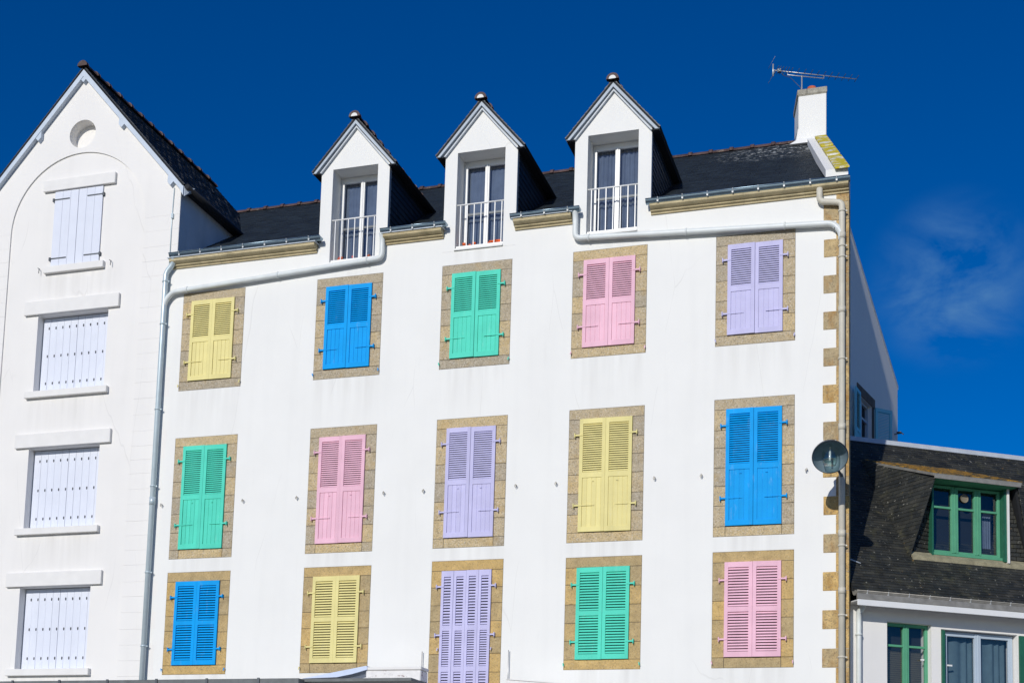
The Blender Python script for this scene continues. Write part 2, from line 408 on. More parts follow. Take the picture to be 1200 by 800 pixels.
# ------------------------------------------------------------------ shutters and windows of the big house
HW, SW = .445, .640                                                  # half widths: opening, stone surround
MESH = {}
def leaf_mesh(kind, w, H, flip):
    """one shutter leaf, hinge edge at x=0, growing to +x (or -x when flipped), front at y=-.036"""
    g = MB(); y0, y1 = -.036, -.002; sx = -1 if flip else 1
    def B(a, b, c, d, e, f):
        xa, xb = sorted((a * sx, b * sx)); g.box(xa, xb, c, d, e, f)
    st = .058 if kind != 'bifold' else .046
    def louvres(z0, z1, n):
        p = (z1 - z0) / n
        for i in range(n):
            zc = z0 + (i + .5) * p
            g.obox((sx * w / 2, (y0 + y1) / 2 + .002, zc), w / 2 - st + .004, .0035, p * .37, Matrix.Rotation(R(-30), 3, 'X'), .5)
    def planks(z0, z1, n=4):
        a = st + .004; ww = (w - 2 * a) / n
        for i in range(n):
            B(a + i * ww + .0035, a + (i + 1) * ww - .0035, y0 + .010, y1 - .004, z0 - .004, z1 + .004)
        B(a - .002, w - a + .002, y0 + .017, y1 - .003, z0 - .004, z1 + .004)
    B(0, st, y0, y1, 0, H); B(w - st, w, y0, y1, 0, H)
    def rail(z0, z1): B(st, w - st, y0, y1, z0, z1)
    if kind == 'upper' or kind == 'tall':
        zm = H * (.505 if kind == 'upper' else .50); n = 17 if kind == 'upper' else 22
        rail(H - .085, H); rail(zm - .045, zm + .045); rail(0, .085)
        louvres(zm + .045, H - .085, n); planks(.085, zm - .045)
        if kind == 'tall': B(w * .50, w * .50 + .035, y0 - .004, y0, zm - .115, zm - .10)
    elif kind == 'low':
        zm = H * .50; rail(H - .085, H); rail(zm - .04, zm + .04); rail(0, .085)
        louvres(zm + .04, H - .085, 14); louvres(.085, zm - .04, 14)
    else:
        zs = [0, .27 * H, .56 * H + .03, H]
        rail(H - .10, H); rail(0, .1)
        for k in (1, 2): rail(zs[k] - .045, zs[k] + .045)
        louvres(.1, zs[1] - .045, 10); louvres(zs[1] + .045, zs[2] - .045, 15); louvres(zs[2] + .045, H - .1, 17)
    return g
def hinge_mesh(flip, strap):
    g = MB(); sx = -1 if flip else 1
    def B(a, b, c, d, e, f):
        xa, xb = sorted((a * sx, b * sx)); g.box(xa, xb, c, d, e, f)
    B(-.085, 0.02, -.043, -.036, -.013, .013)
    B(-.088, -.070, -.052, .005, -.030, .030); g.tube([(-.079 * sx, -.05, -.045), (-.079 * sx, -.05, .035)], .009, 8)
    if strap: B(.02, .27, -.041, -.0365, -.009, .009)
    else: B(.02, .05, -.041, -.0365, -.012, .012)
    for x in ((.05, .14, .23) if strap else (.035,)): g.obox((x * sx, -.043, 0), .006, .003, .006)
    return g
def get(key, fn):
    if key not in MESH: MESH[key] = fn()
    return MESH[key]
def tint_mesh(me, m):
    k = (me.name, m.name)
    if k not in MESH:
        c = me.copy(); c.materials.clear(); c.materials.append(m); MESH[k] = c
    return MESH[k]
def mesh_of(mb, name, m):
    o = mb.build(name, m); me = o.data; bpy.data.objects.remove(o); return me

def window(c, z0, H, kind, colour, parent):
    """window with its surround, shutters, hinges and catches; origin at the middle of the opening's bottom"""
    name = 'window'
    fr = MB(); yb = .16
    fr.box(-HW, HW, yb + .03, yb + .05, 0, H, .2)
    for x in (-HW, -.03, HW - .06): fr.box(x, x + .06, yb, yb + .03, 0, H)
    for z in (0, H - .06): fr.box(-HW + .06, HW - .06, yb, yb + .03, z, z + .06)
    w = fr.build(name, M['dark'], parent, loc=(c, 0, z0))
    w['label'] = {'low': 'first floor', 'tall': 'second floor', 'upper': 'third floor', 'bifold': 'first floor'}[kind] + ' stone framed window with closed %s louvred shutters' % colour
    s = MB(); g = .0035; lz = .175; sz = .165
    s.box(-SW + g, SW - g, 0.004, .30, H + g, H + lz - g)
    if kind in ('tall', 'low', 'upper') :
        if kind == 'upper' or random.random() < .5: s.box(-SW + g, SW - g, 0.0, .30, -sz + g, -g)
        else:
            s.box(-SW + g, -HW - g, 0.0, .30, -sz + g, -g); s.box(-HW + g, HW - g, 0.0, .30, -sz + g, -g); s.box(HW + g, SW - g, 0.0, .30, -sz + g, -g)
    n = {'upper': 5, 'tall': 6, 'low': 5, 'bifold': 8}[kind]
    for sd in (-1, 1):
        zs = [0] + sorted([H * (k + random.uniform(-.07, .07)) / n for k in range(1, n)]) + [H]
        for a, b in zip(zs, zs[1:]):
            x = sorted((sd * (HW + g * .3), sd * (SW - g))); s.box(x[0], x[1], random.uniform(-.002, .003), .30, a + g, b - g)
    for i, v in enumerate(s.v):
        if v[1] < .02: s.v[i] = (v[0], v[1] - .006, v[2])
    so = s.build('stone_surround', M['granite2' if kind in ('low', 'bifold') else 'granite'], w, bevel=.004)
    mo = MB(); zb = -sz + .002 if kind != 'bifold' else 0
    for sd in (-1, 1):
        x = sorted((sd * (HW + .002), sd * (SW - .002))); mo.box(x[0], x[1], .001, .29, zb, H + lz - .002)
    mo.box(-HW - .002, HW + .002, .001, .29, H + .002, H + lz - .003)
    if kind != 'bifold': mo.box(-HW - .002, HW + .002, .001, .29, zb + .001, -.002)
    mo.build('mortar_joints', M['mortar'], w)
    m = M[colour]; parts = []
    nl = 4 if kind == 'bifold' else 2
    lw = 2 * HW / nl - .004
    for i in range(nl):
        flip = i >= nl / 2
        me = get(('leaf', kind, flip), lambda: mesh_of(leaf_mesh(kind, lw, H - .008, flip), 'shutter', m))
        me = tint_mesh(me, m); x = -HW + .002 + i * (2 * HW / nl) if not flip else -HW - .002 + (i + 1) * (2 * HW / nl)
        o = link('shutter', me, w, loc=(x, random.uniform(-.003, .0), .004 + random.uniform(-.004, .004))); ang = random.uniform(0, 1.6)
        if nl == 4: ang = random.uniform(.8, 2.0) * (1 if i in (0, 2) else -1) * (-1 if flip else 1) * .6
        o.rotation_euler = (0, 0, R(-ang if not flip else ang))
        o['label'] = '%s painted louvred shutter leaf' % colour
    hz = (.19, .81) if kind != 'bifold' else (.52, .88)
    if kind in ('upper', 'tall'): hz = (.235, .83 if kind == 'upper' else .855)
    for flip in (False, True):
        for k, f in enumerate(hz):
            strap = (k == 0 and kind in ('upper', 'tall'))
            me = tint_mesh(get(('hinge', flip, strap), lambda: mesh_of(hinge_mesh(flip, strap), 'hinge', m)), m)
            link('hinge', me, w, loc=(-HW if not flip else HW, -.002, H * f))
    for sd in (-1, 1):
        cm = MB()
        if kind == 'tall': cx, cz, mm = sd * .83, .86, M['old_zinc']
        else: cx, cz, mm = sd * (SW - .01), -.07, m
        if kind == 'bifold': cx, cz = sd * (HW + .03), .42 * H
        cm.tube([(cx, .01, cz), (cx, -.05, cz)], .006, 6); cm.obox((cx, -.052, cz - .012), .007, .005, .026, Matrix.Rotation(R(random.uniform(-25, 25)), 3, 'Y'))
        if kind == 'tall': cm.tube([(cx + .02 * math.cos(a), -.05, cz - .02 + .022 * math.sin(a)) for a in [k * .7 for k in range(8)]], .004, 5)
        cm.build('shutter_catch', mm, w)
    return w

# ================================================================== THE BIG HOUSE
KX, KY, RZ = -.85, 5.35, 15.94                                      # the end wall folds in plan below the chimney
SL = (RZ - 12.30) / KY
house = empty('apartment_building', (0, 0, 0))
tag(house, 'tall white house with fifteen coloured shuttered windows and three dormers', 'building')
COLS = [-11.38, -8.655, -6.26, -3.90, -1.475]
DORM = [-8.64, -6.245, -3.885]; DW = .665
XL = -12.415
ROWS = [('upper', 9.91, 1.53), ('tall', 6.76, 1.92), ('low', 4.65, 1.525)]
CLR = {0: ['yellow', 'blue', 'green', 'pink', 'lilac'], 1: ['green', 'pink', 'lilac', 'yellow', 'blue'], 2: ['blue', 'yellow', 'lilac', 'green', 'pink']}
outline = [(XL, 0), (0, 0), (0, 12.2)]
for d in reversed(DORM): outline += [(d + DW, 12.2), (d + DW, 11.86), (d - DW, 11.86), (d - DW, 12.2)]
outline += [(XL, 12.2)]
holes = []
for r, (kind, z0, H) in enumerate(ROWS):
    for k, c in enumerate(COLS):
        if r == 2 and k == 2: holes.append(rect(c - SW, c + SW, 3.90, 6.20 + .175)); continue
        holes.append(rect(c - SW, c + SW, z0 - .165, z0 + H + .175))
SHOPS = [(-11.9, -9.2), (-8.7, -7.4), (-5.2, -3.0), (-2.4, -.8)]
for a, b in SHOPS: holes.append(rect(a, b, .15, 2.75))
plate('facade_wall', outline, holes, 0, .35, M['plaster'], house)
for r, (kind, z0, H) in enumerate(ROWS):
    for k, c in enumerate(COLS):
        if r == 2 and k == 2: window(c, 3.90, 2.30, 'bifold', 'lilac', house)
        else: window(c, z0, H, kind, CLR[r][k], house)
for a, b in SHOPS:
    g = MB(); g.box(a, b, .12, .16, .15, 2.75); s = g.build('shop_window', M['dark'], house)
    g = MB()
    for x in (a, (a + b) / 2 - .03, b - .06): g.box(x, x + .06, .06, .12, .15, 2.75)
    g.box(a + .06, b - .06, .07, .12, 2.69, 2.75); g.box(a + .06, b - .06, .07, .12, .15, .3); g.build('window_frame', M['white'], s)
# end wall: front half leans in, rear half leans out
def upright(name, p, q, zt, m, parent, holes=(), th=.3):
    """wall from p to q in plan, outer face on the line, tops zt=[(s,z)...]"""
    p = Vector((*p, 0)); q = Vector((*q, 0)); d = q - p; rz = math.atan2(d.y, d.x)
    return plate(name, [(0, 0), (d.length, 0)] + zt, list(holes), 0, th, m, parent, loc=p, rz=rz), d.length, rz
L1 = math.hypot(KX, KY)
upright('end_wall', (-.001, .352), (KX, KY), [(math.hypot(KX, KY - .352), RZ - .05), (0, 12.30 + SL * .352 - .05)], M['plaster'], house)
BX, BY, BZ = .42, 10.7, 12.45
L2 = math.hypot(BX - KX, BY - KY)
wa, wb = L2 - 1.75 - 1.30, L2 - 1.75 - .35                            # the window in the rear half
rw, _, rrz = upright('rear_end_wall', (KX, KY), (BX, BY), [(L2, BZ), (0, RZ - .04)], M['plaster2'], house, [rect(wa, wb, 9.75, 11.38)])
g = MB(); g.box(XL, BX - .3, BY - .3, BY, 0, BZ); g.build('rear_wall', M['plaster'], house)
g = MB(); P = Vector((KX, KY, 0)); g.prism([(0, -.015, BZ * 0 + RZ - .06), (L2 + .02, -.015, BZ - .02), (L2 + .02, -.015, BZ + .07), (0, -.015, RZ + .03)], (0, .14, 0), .5)
g.build('verge_strip', M['zinc_flat'], house, loc=P, rz=rrz)
g = MB(); g.box(wa, wb, .14, .16, 9.75, 11.38)
rwin = g.build('window', M['dark'], house, loc=P, rz=rrz); rwin['label'] = 'window in the shaded end wall with open pale teal shutters'
g = MB()
for x in (wa, wa + .42, wb - .05): g.box(x, x + .05, .08, .14, 9.75, 11.38)
for z in (9.75, 10.55, 11.0, 11.33): g.box(wa + .05, wb - .05, .085, .135, z, z + .05)
g.build('window_frame', M['pvc'], rwin)
g = MB(); g.box(wa - .16, wb + .2, -.02, .2, 11.39, 11.60); g.build('lintel', M['brown_stone'], rwin, bevel=.006)
for a_, b_ in ((wa - .13, wa - .003), (wb + .003, wb + .13)): g = MB(); g.box(a_, b_, -.015, .2, 9.7, 11.385); g.build('jamb', M['brown_stone'], rwin)
for flip, x, a in ((True, wa - .12, 4), (False, wb + .06, 34)):
    me = tint_mesh(get(('leaf', 'tall', flip), None), M['teal']); o = link('shutter', me, rwin, loc=(x, -.045, 9.6)); o.scale = (1.05, 1, .93)
    o.rotation_euler = (0, 0, R(a if flip else -a)); o['label'] = 'open pale teal shutter leaf'
g = MB(); s = L2 - .28
g.tube([(s, 0, 11.28), (s, -.16, 11.30), (s - .12, -.24, 11.22), (s - .26, -.26, 11.18)], .012, 6); g.obox((s + .05, -.1, 11.32), .06, .05, .012); g.build('wall_bracket', M['iron'], house, loc=P, rz=rrz)

# quoins on the corner
g = MB()
for k in range(21):
    zt = 11.97 - .6 * k
    if zt > .3: g.box(-.395 + random.uniform(-.008, .012), .004, -.009, .30, zt - .295, zt)
    zs1, zs0 = zt - .299, max(zt - .596, .05)
    if zs1 > .3: g.box(-.195, .004, -.008, .30, zs0, zs1)
g.box(-.195, .004, -.008, .30, 11.975, 12.14)
g.build('corner_quoins', M['quoin'], house, bevel=.005)

# cornice: moulded stone below each gutter
prof = [(.05, 12.112), (-.030, 12.112), (-.030, 12.140), (-.040, 12.144), (-.062, 12.147), (-.070, 12.152), (-.070, 12.176), (-.085, 12.181), (-.112, 12.184), (-.125, 12.190), (-.150, 12.205), (-.156, 12.212), (-.156, 12.258), (.05, 12.258)]
CORN = [(-12.28, -9.32), (-7.99, -6.89), (-5.585, -4.56), (-3.21, 0.004)]
for a, b in CORN:
    g = MB(); n = max(1, round((b - a) / .86)); xs = [a + (b - a) * (k + (random.uniform(-.15, .15) if 0 < k < n else 0)) / n for k in range(n + 1)]
    for x0, x1 in zip(xs, xs[1:]): g.sweep(prof, x0 + .0025, x1 - .0025)
    g.sweep([(y + .006 if y < 0 else y - .004, z if z > 12.14 else z + .004) for y, z in prof], a + .004, b - .004, 0)
    o = fixn(g.build('cornice', M['cornice'], house))
    g = MB(); g.box(a - .03, b + (.004 if b > -.1 else .03), -.178, .02, 12.261, 12.276); g.build('eaves_flashing', M['zinc_flat'], house)
for a, b, zg in ((-12.27, -9.19, 12.345), (-8.03, -6.80, 12.335), (-5.63, -4.40, 12.325), (-3.27, .03, 12.31)):
    gutter(a, b, -.135, zg, .070, M['zinc'], house, True)

# main roof
def roof_y(y): return 12.30 + SL * y
EY = -.055
YD = 3.30; zz = roof_y
vx = lambda y: KX * y / KY
front = [(-13.1, YD, zz(YD)), (vx(YD), YD, zz(YD)), (KX, KY, RZ), (-14.2, KY, RZ)]
quads = [front]
edges = [XL + .1] + [e for d in DORM for e in (d - DW + .05, d + DW - .05)] + [0]
for i in range(0, len(edges), 2):
    a, b = edges[i], edges[i + 1]; last = i == len(edges) - 2
    Ym = 2.12; fa = -13.1 if i == 0 else a - DW + .05; fb = vx(YD) if last else b + DW - .05; ma = -12.6 if i == 0 else a; mb_ = vx(Ym) if last else b
    quads.append([(a, .55, zz(.55)), (vx(.55) if last else b, .55, zz(.55)), (mb_, Ym, zz(Ym)), (ma, Ym, zz(Ym))])
    quads.append([(ma, Ym, zz(Ym)), (mb_, Ym, zz(Ym)), (fb, YD, zz(YD)), (fa, YD, zz(YD))])
    a2 = a if i == 0 else a - .05 + .045; b2 = b if last else b + .005
    quads.append([(a, EY, 12.365), (b, EY, 12.365), (vx(.55) if last else b, .55, zz(.55)), (a, .55, zz(.55))])
g = MB()
for q in quads: slates(g, q, .22, .115)
roof = g.build('slate_roof', M['slate'], house)
g = MB()
for q in quads + [[(XL, BY + .2, BZ - .1), (BX, BY + .2, BZ - .1), (KX, KY, RZ), (XL, KY, RZ)]]: sheet(g, q, .012, .05)
g.build('roof_boards', M['slate_base'], house)
g = MB(); ridge_tiles(g, (-14.2, KY, RZ + .0), (-1.42, KY, RZ + .0), .085, .42); g.build('ridge_tiles', M['ridge'], house)
# coping up the verge
def vp(t, off, dz): return (KX * t - off, .0 + KY * t - .12 * (1 - t), 12.30 + SL * KY * t + dz + .04 * (1 - t))
g = MB()
for a, b in ((.03, .93),):
    g.prism([vp(a, .34, -.02), vp(b, .34, -.1), vp(b, .34, .12), vp(a, .34, .12)], (.35, .03, 0), .5)
cop = fixn(g.build('verge_coping', M['plaster'], house))
g = MB()
for a, b in ((.02, .30), (.34, .55), (.60, .91)):
    A, B_, C_, D_ = vp(a, .20, .125), vp(b, .20, .125), vp(b, -.03, .125), vp(a, -.03, .125)
    g.prism([A, B_, C_, D_], (0, 0, .035))
fixn(g.build('coping_stone', M['coping'], cop, bevel=.006))

# chimney on the ridge
cx0, cx1, cy0, cy1 = -1.30, -.75, 4.95, 5.75; ct = 16.72
sk = KX / KY
def cprism(g, x0, x1, y0, y1, z0, z1, t=None): g.prism([(x0, y0, z0), (x1, y0, z0), (x1 + sk * (y1 - y0) * 1.25, y1, z0), (x0 + sk * (y1 - y0) * 1.25, y1, z0)], (0, 0, z1 - z0), t)
g = MB(); cprism(g, cx0, cx1, cy0, cy1, 15.2, ct); ch = fixn(g.build('chimney', M['plaster'], house, bevel=.012))
g = MB(); g.prism([(cx0 - .13, cy0 - .02, 15.55), (cx0 + .02, cy0 - .02, 15.55), (cx0 + .02, cy0 + .01, 16.05), (cx0 - .01, cy0 + .01, 16.02), (cx0 - .04, cy0 + .0, 15.8)], (-.04, .5, 0), .5)
fixn(g.build('mortar_fillet', M['plaster'], ch))
g = MB(); g.prism([(cx0 - .16, cy0 - .14, 15.64), (cx1 + .03, cy0 - .14, 15.64), (cx1 + .0, cy0 - .01, 15.80), (cx0 + .0, cy0 - .01, 15.80)], (0, .10, 0), .5)
fixn(g.build('base_fillet', M['plaster'], ch))
g = MB()
for a, b in ((cx0 - .02, cx0 + .17), (cx0 + .175, cx1 + .015)): cprism(g, a, b, cy0 - .02, cy1 + .02, ct, ct + .12)
cprism(g, cx0 - .01, cx1 + .005, cy0 - .01, cy1 + .01, ct - .02, ct + .01)
fixn(g.build('chimney_cap', M['cap'], ch, bevel=.01))
g = MB(); g.lathe([(.001, .10), (.05, .105), (.085, .085), (.10, .04), (.105, 0), (.10, -.02)], 20, Matrix.Translation((cx0 + .24, cy0 + .22, ct + .175))); g.build('chimney_pot', M['terracotta'], ch)

# ------------------------------------------------------------------ dormers
def dormer(c, k):
    zE, zA = 13.72, 14.50; zo0, zo1 = 11.90, 13.665; ow = .44
    out = [(-DW, 11.862), (DW, 11.862), (DW, zE), (0, zA), (-DW, zE)]
    d = plate('dormer', out, [rect(-ow, ow, zo0, zo1)], 0, .42, M['plaster'], house, loc=(c, 0, 0))
    d['label'] = ['left', 'middle', 'right'][k] + ' gabled dormer with slate cheeks and white front'
    yb = (13.72 - 12.30) / SL
    for sd in (-1, 1):
        g = MB(); x = sd * (DW - .02)
        a, b = sorted((x, sd * (DW - .1)))
        q = [(0, .42, 12.30 + SL * .30), (0, .42, zE), (0, yb + .12, zE)]
        g.prism([(a, y, z) for _, y, z in q], (b - a, 0, 0), .5)
        fixn(g.build('cheek_boards', M['slate_base'], d))
    for sd in (-1, 1):                                              # slates hung on the cheeks
        rows = 13; g = MB()
        for i in range(rows):
            z0 = 12.30 + i * .11; y = .0 + (0 if i % 2 else -.09)
            while y < yb + .1:
                z1 = z0 + .115; yy0 = max(y, .085); yy1 = min(y + .178, max(.085, (z1 - 12.30) / SL + .1))
                if yy1 > yy0 + .01 and z1 < zE + .12 and z0 > 12.2 + SL * (yy0) - .16:
                    x = sd * (DW + .001); t = random.random(); xo = x + sd * (.012 + random.uniform(0, .004))
                    g.poly([(xo, yy0, z0), (xo, yy1, z0), (x + sd * .003, yy1, z1), (x + sd * .003, yy0, z1)], t)
                    g.poly([(xo, yy0, z0), (xo, yy1, z0), (x - sd * .003, yy1, z0), (x - sd * .003, yy0, z0)], t)
                y += .18
        g.build('cheek_slates', M['cheek'], d)
    for sd in (-1, 1):
        g = MB(); x = sorted((sd * (DW + .002), sd * (DW - .01))); g.box(x[0], x[1], .006, .085, 12.3, zE + .02); g.build('cheek_flashing', M['zinc_flat'], d)
    # roof of the dormer
    E = .155; m_ = (zA - zE) / DW; zr = zA + .075; ze = zr - m_ * (DW + E); yf = -.10
    yrd = (zr - 12.30) / SL + .06; yed = (ze - 12.30) / SL + .06
    g = MB(); g2 = MB()
    for sd in (-1, 1):
        q = [(sd * (DW + E), yf, ze), (sd * (DW + E), yed, ze), (0, yrd, zr), (0, yf, zr)]
        slates(g, q, .2, .105); sheet(g2, q, .006, .03)
    g.build('dormer_roof', M['slate'], d); g2.build('roof_boards', M['slate_base'], d)
    g = MB(); ridge_tiles(g, (0, yf - .03, zr), (0, yrd, zr), .085, .34); g.build('ridge_cap', M['ridge'], d)
    g = MB(); K = 9; g.prism([(.062 * math.cos(math.pi * i / (K - 1)), yf - .066, zr - .03 + .062 * math.sin(math.pi * i / (K - 1))) for i in range(K)], (0, .012, 0), .5)
    fixn(g.build('ridge_cap_filling', M['plaster'], d))
    h = .088
    for sd in (-1, 1):                                              # bargeboards
        zf = zr - .03
        g = MB(); p = [(0, yf + .01, zf), (sd * (DW + E - .01), yf + .01, ze - .028), (sd * (DW + E - .01 - .07), yf + .01, ze - .028), (0, yf + .01, zf - h - .012)]
        g.prism(p, (0, -yf - .012, 0), .5); fixn(g.build('bargeboard', M['board'], d))
    for sd in (-1, 1):
        g = MB(); p = [(0, yf + .05, zr - .15), (sd * (DW + .02), yf + .05, ze - .01), (sd * (DW - .01), yf + .05, ze - .01), (0, yf + .05, zr - .187)]
        g.prism(p, (0, -yf - .052, 0), .5); fixn(g.build('moulding', M['zinc_flat'], d)); g = MB()
        xs = sorted((sd * (DW + .005), sd * (DW + E - .02))); g.box(xs[0], xs[1], yf + .04, yed, ze - .032, ze - .018)
        fixn(g.build('soffit', M['slate_base'], d))
    # french window
    yw = .36; g = MB(); fw = .035
    g.box(-ow, -ow + fw, yw, yw + .06, zo0, zo1); g.box(ow - fw, ow, yw, yw + .06, zo0, zo1)
    g.box(-ow + fw, ow - fw, yw, yw + .06, zo1 - .07, zo1); g.box(-ow + fw, ow - fw, yw, yw + .06, zo0, zo0 + .10)
    for sd in (-1, 1):
        a, b = sorted((sd * .004, sd * (ow - fw - .004)))
        g.box(a, a + .036, yw - .02, yw + .035, zo0 + .04, zo1 - .075); g.box(b - .036, b, yw - .02, yw + .035, zo0 + .04, zo1 - .075)
        for z0, z1 in ((zo0 + .04, zo0 + .15), (zo1 - .115, zo1 - .075)): g.box(a + .036, b - .036, yw - .018, yw + .033, z0, z1)
    g.box(-.012, .012, yw - .032, yw - .02, zo0 + .05, zo1 - .08)
    wfr = g.build('window_frame', M['white'], d, bevel=.004)
    g = MB(); g.box(-ow + fw + .04, ow - fw - .04, yw - .006, yw + .012, 12.66, 12.70); g.build('glazing_bar', M['iron'], d)
    for sd in (-1, 1):
        a, b = sorted((sd * .04, sd * (ow - fw - .04)))
        for z0, z1 in ((zo0 + .15, 12.655), (12.705, zo1 - .115)):
            g = MB(); y = yw + .004; g.poly([(a - .004, y, z0 - .004), (b + .004, y, z0 - .004), (b + .004, y, z1 + .004), (a - .004, y, z1 + .004)]); g.build('glass_pane', M['glass'], d)
    g = MB(); n = 70                                                # net curtain
    ph = random.uniform(0, 6)
    px = [(-ow + .03 + (2 * ow - .06) * i / n, (.44 if k < 2 else .45) + (.006, .006, .014)[k] * math.sin(i * .95 + ph + .8 * math.sin(i * .31))) for i in range(n + 1)]
    zt = zo1 - .02
    for (xa, ya), (xb, yb_) in zip(px, px[1:]): g.poly([(xa, ya, zo0 + .05), (xb, yb_, zo0 + .05), (xb, yb_, zt), (xa, ya, zt)], .5, True)
    g.build('curtain', M['curtain'], d)
    g = MB(); g.box(-DW + .03, DW - .03, 1.0, 1.02, zo0 + .3, zE - .1); g.box(-DW + .03, DW - .03, .44, 1.02, zo0 - .2, zo0 - .02); g.build('room', M['dark'], d)
    g = MB(); y = .045; zt, zb = 12.715, 11.955                      # railing
    g.tube([(-ow + .005, y, zt), (ow - .005, y, zt)], .0145, 8); g.box(-ow + .012, ow - .01, y - .02, y + .02, zb - .03, zb)
    for i in range(7): x = -ow + .07 + i * (2 * ow - .12) / 6; g.box(x - .0075, x + .0075, y - .007, y + .007, zb, zt)
    g.build('railing', M['white'], d)
    g = MB(); g.box(-ow - .01, ow + .002, -.03, .02, zo0 - .035, zo0 - .001); g.build('sill', M['plaster'], d)
    # dead flat return that closes the head of the opening
    return d
for k, c in enumerate(DORM): dormer(c, k)

# flower troughs behind the railings
def flowers(c, label, cols, n, span):
    t = empty('flower_box', (c, .16, 11.90)); tag(t, label, 'flower box')
    g = MB(); g.box(span[0], span[1], -.05, .05, 0, .10); g.build('trough', M['white'], t, bevel=.005)
    for j, m in enumerate(cols):
        g = MB()
        for i in range(n):
            x = random.uniform(span[0] + .03, span[1] - .03); r = random.uniform(.018, .034); zc = .115 + random.uniform(0, .035)
            g.lathe([(.001, -r), (r * .7, -r * .6), (r, 0), (r * .75, r * .6), (.001, r * .8)], 7, Matrix.Translation((x, random.uniform(-.03, .03), zc)) @ Matrix.Rotation(random.random(), 4, 'X'), random.random())
        g.build('blossoms', m, t)
flowers(DORM[0], 'white trough of small red flowers on the left dormer sill', [M['red'], M['terracotta']], 5, (-.40, .40))
flowers(DORM[1] - .12, 'white trough with orange flowers at the left of the middle dormer sill', [M['orange']], 8, (-.27, .10))
flowers(DORM[1] + .23, 'bunch of bright orange flowers at the right of the middle dormer sill', [M['orange'], M['orange']], 9, (-.14, .15))

# ------------------------------------------------------------------ drain pipes
def bend(p, q, r_, s, n=6):
    """points of a rounded corner at q on the way p-q-r"""
    p, q, r_ = Vector(p), Vector(q), Vector(r_); a = q + (p - q).normalized() * s; b = q + (r_ - q).normalized() * s
    return [tuple((1 - t) ** 2 * a + 2 * t * (1 - t) * q + t * t * b) for t in [i / n for i in range(n + 1)]]
def pipe(pts, r, m, name='drain_pipe', s=.09, clamps=(), joints=()):
    path = [pts[0]]
    for i in range(1, len(pts) - 1): path += bend(pts[i - 1], pts[i], pts[i + 1], s)
    path.append(pts[-1]); g = MB(); g.tube(path, r, 14)
    for a, b in joints: g.tube([a, b], r * 1.13, 14)
    o = g.build(name, m, house)
    for c, ax in clamps:
        h = MB(); c = Vector(c); ax = Vector(ax).normalized() * .014; h.tube([c - ax, c + ax], r * 1.22, 12)
        back = Vector((0, 1, 0)); h.tube([c, c + back * .11], .007, 6); h.obox(c + Vector((r * 1.3, 0, 0)), .016, .008, .010); h.build('pipe_clamp', m, o)
    return o
PY = -.085
zr_ = lambda x: 11.60 + (x + .1) * -.018
a = (-8.02, PY, 12.28); 
X = (0, 0, 1)
pipe([(-8.02, -.135, 12.30), (-8.02, PY, 12.18), (-8.02, PY, 11.845), (-12.22, PY, 11.63), (-12.375, PY, 11.45), (-12.375, PY, 11.2)], .048, M['pipe'], s=.10,
     clamps=[((x, PY, 11.845 + (x + 8.02) * .0512), (1, 0, .05)) for x in (-11.9, -10.05, -8.3)])
pipe([(-12.20, -.135, 12.30), (-12.22, PY, 12.20), (-12.375, PY, 12.02), (-12.375, PY, .1)], .05, M['pipe_l'], s=.08,
     clamps=[((-12.375, PY, z), X) for z in (11.85, 11.03, 9.4, 7.95, 6.35, 5.0, 3.4, 1.8)], joints=[((-12.375, PY, 7.6), (-12.375, PY, 7.75))])
pipe([(-4.49, -.135, 12.30), (-4.49, PY, 12.18), (-4.49, PY, 11.815), (-.24, PY, 11.595), (-.11, PY, 11.44), (-.11, PY, 11.3)], .05, M['pipe'], s=.10,
     clamps=[((x, PY, 11.815 - (x + 4.49) * .0513), (1, 0, -.05)) for x in (-4.25, -2.6, -1.0)])
pipe([(-.45, -.10, 12.20), (-.45, PY, 11.98), (-.10, PY, 11.925), (-.10, PY, .1)], .05, M['pipe_r'], s=.075,
     clamps=[((-.10, PY, z), X) for z in (11.78, 11.20, 11.02, 9.35, 7.80, 6.36, 5.27, 4.62, 3.2, 1.6)], joints=[((-.10, PY, z), (-.10, PY, z + .10)) for z in (11.32, 10.1, 8.2, 6.5, 5.6)])

# ------------------------------------------------------------------ street lamp on the corner
lamp = empty('street_lamp', (-.10, 0, 7.75)); tag(lamp, 'round dish street lamp hanging on the granite corner of the white house', 'street lamp')
LC = Vector((-.205, -1.05, 7.50)) - Vector((-.10, 0, 7.75))
ax = Vector((.09, -.70, -.58)).normalized(); q = Vector((0, 0, 1)).rotation_difference(ax).to_matrix().to_4x4()
T = Matrix.Translation(LC) @ q
g = MB(); g.lathe([(.262, .02), (.268, .0), (.262, -.02), (.245, -.07), (.20, -.15), (.13, -.22), (.09, -.26), (.085, -.34), (.001, -.36)], 40, T); g.build('lamp_shade', M['iron'], lamp)
M['reflector'] = mat('lamp_reflector', (.22, .30, .35), .5, metal=.5, var=.1)
g = MB(); g.lathe([(.256, .012), (.240, -.05), (.20, -.12), (.12, -.18), (.001, -.19)], 40, T); g.build('reflector', M['reflector'], lamp)
JT = Matrix.Translation(LC - ax * .045) @ Matrix.Rotation(R(-14), 4, 'X')
g = MB(); g.lathe([(.001, -.165), (.075, -.165), (.095, -.15), (.118, -.06), (.122, .05), (.112, .13), (.095, .15)], 28, JT); g.build('glass_bowl', M['lampglass'], lamp)
g = MB(); g.lathe([(.001, -.09), (.014, -.08), (.017, 0), (.014, .09), (.012, .14)], 16, JT); g.build('bulb', M['white'], lamp)
top = T @ Vector((0, 0, -.33))
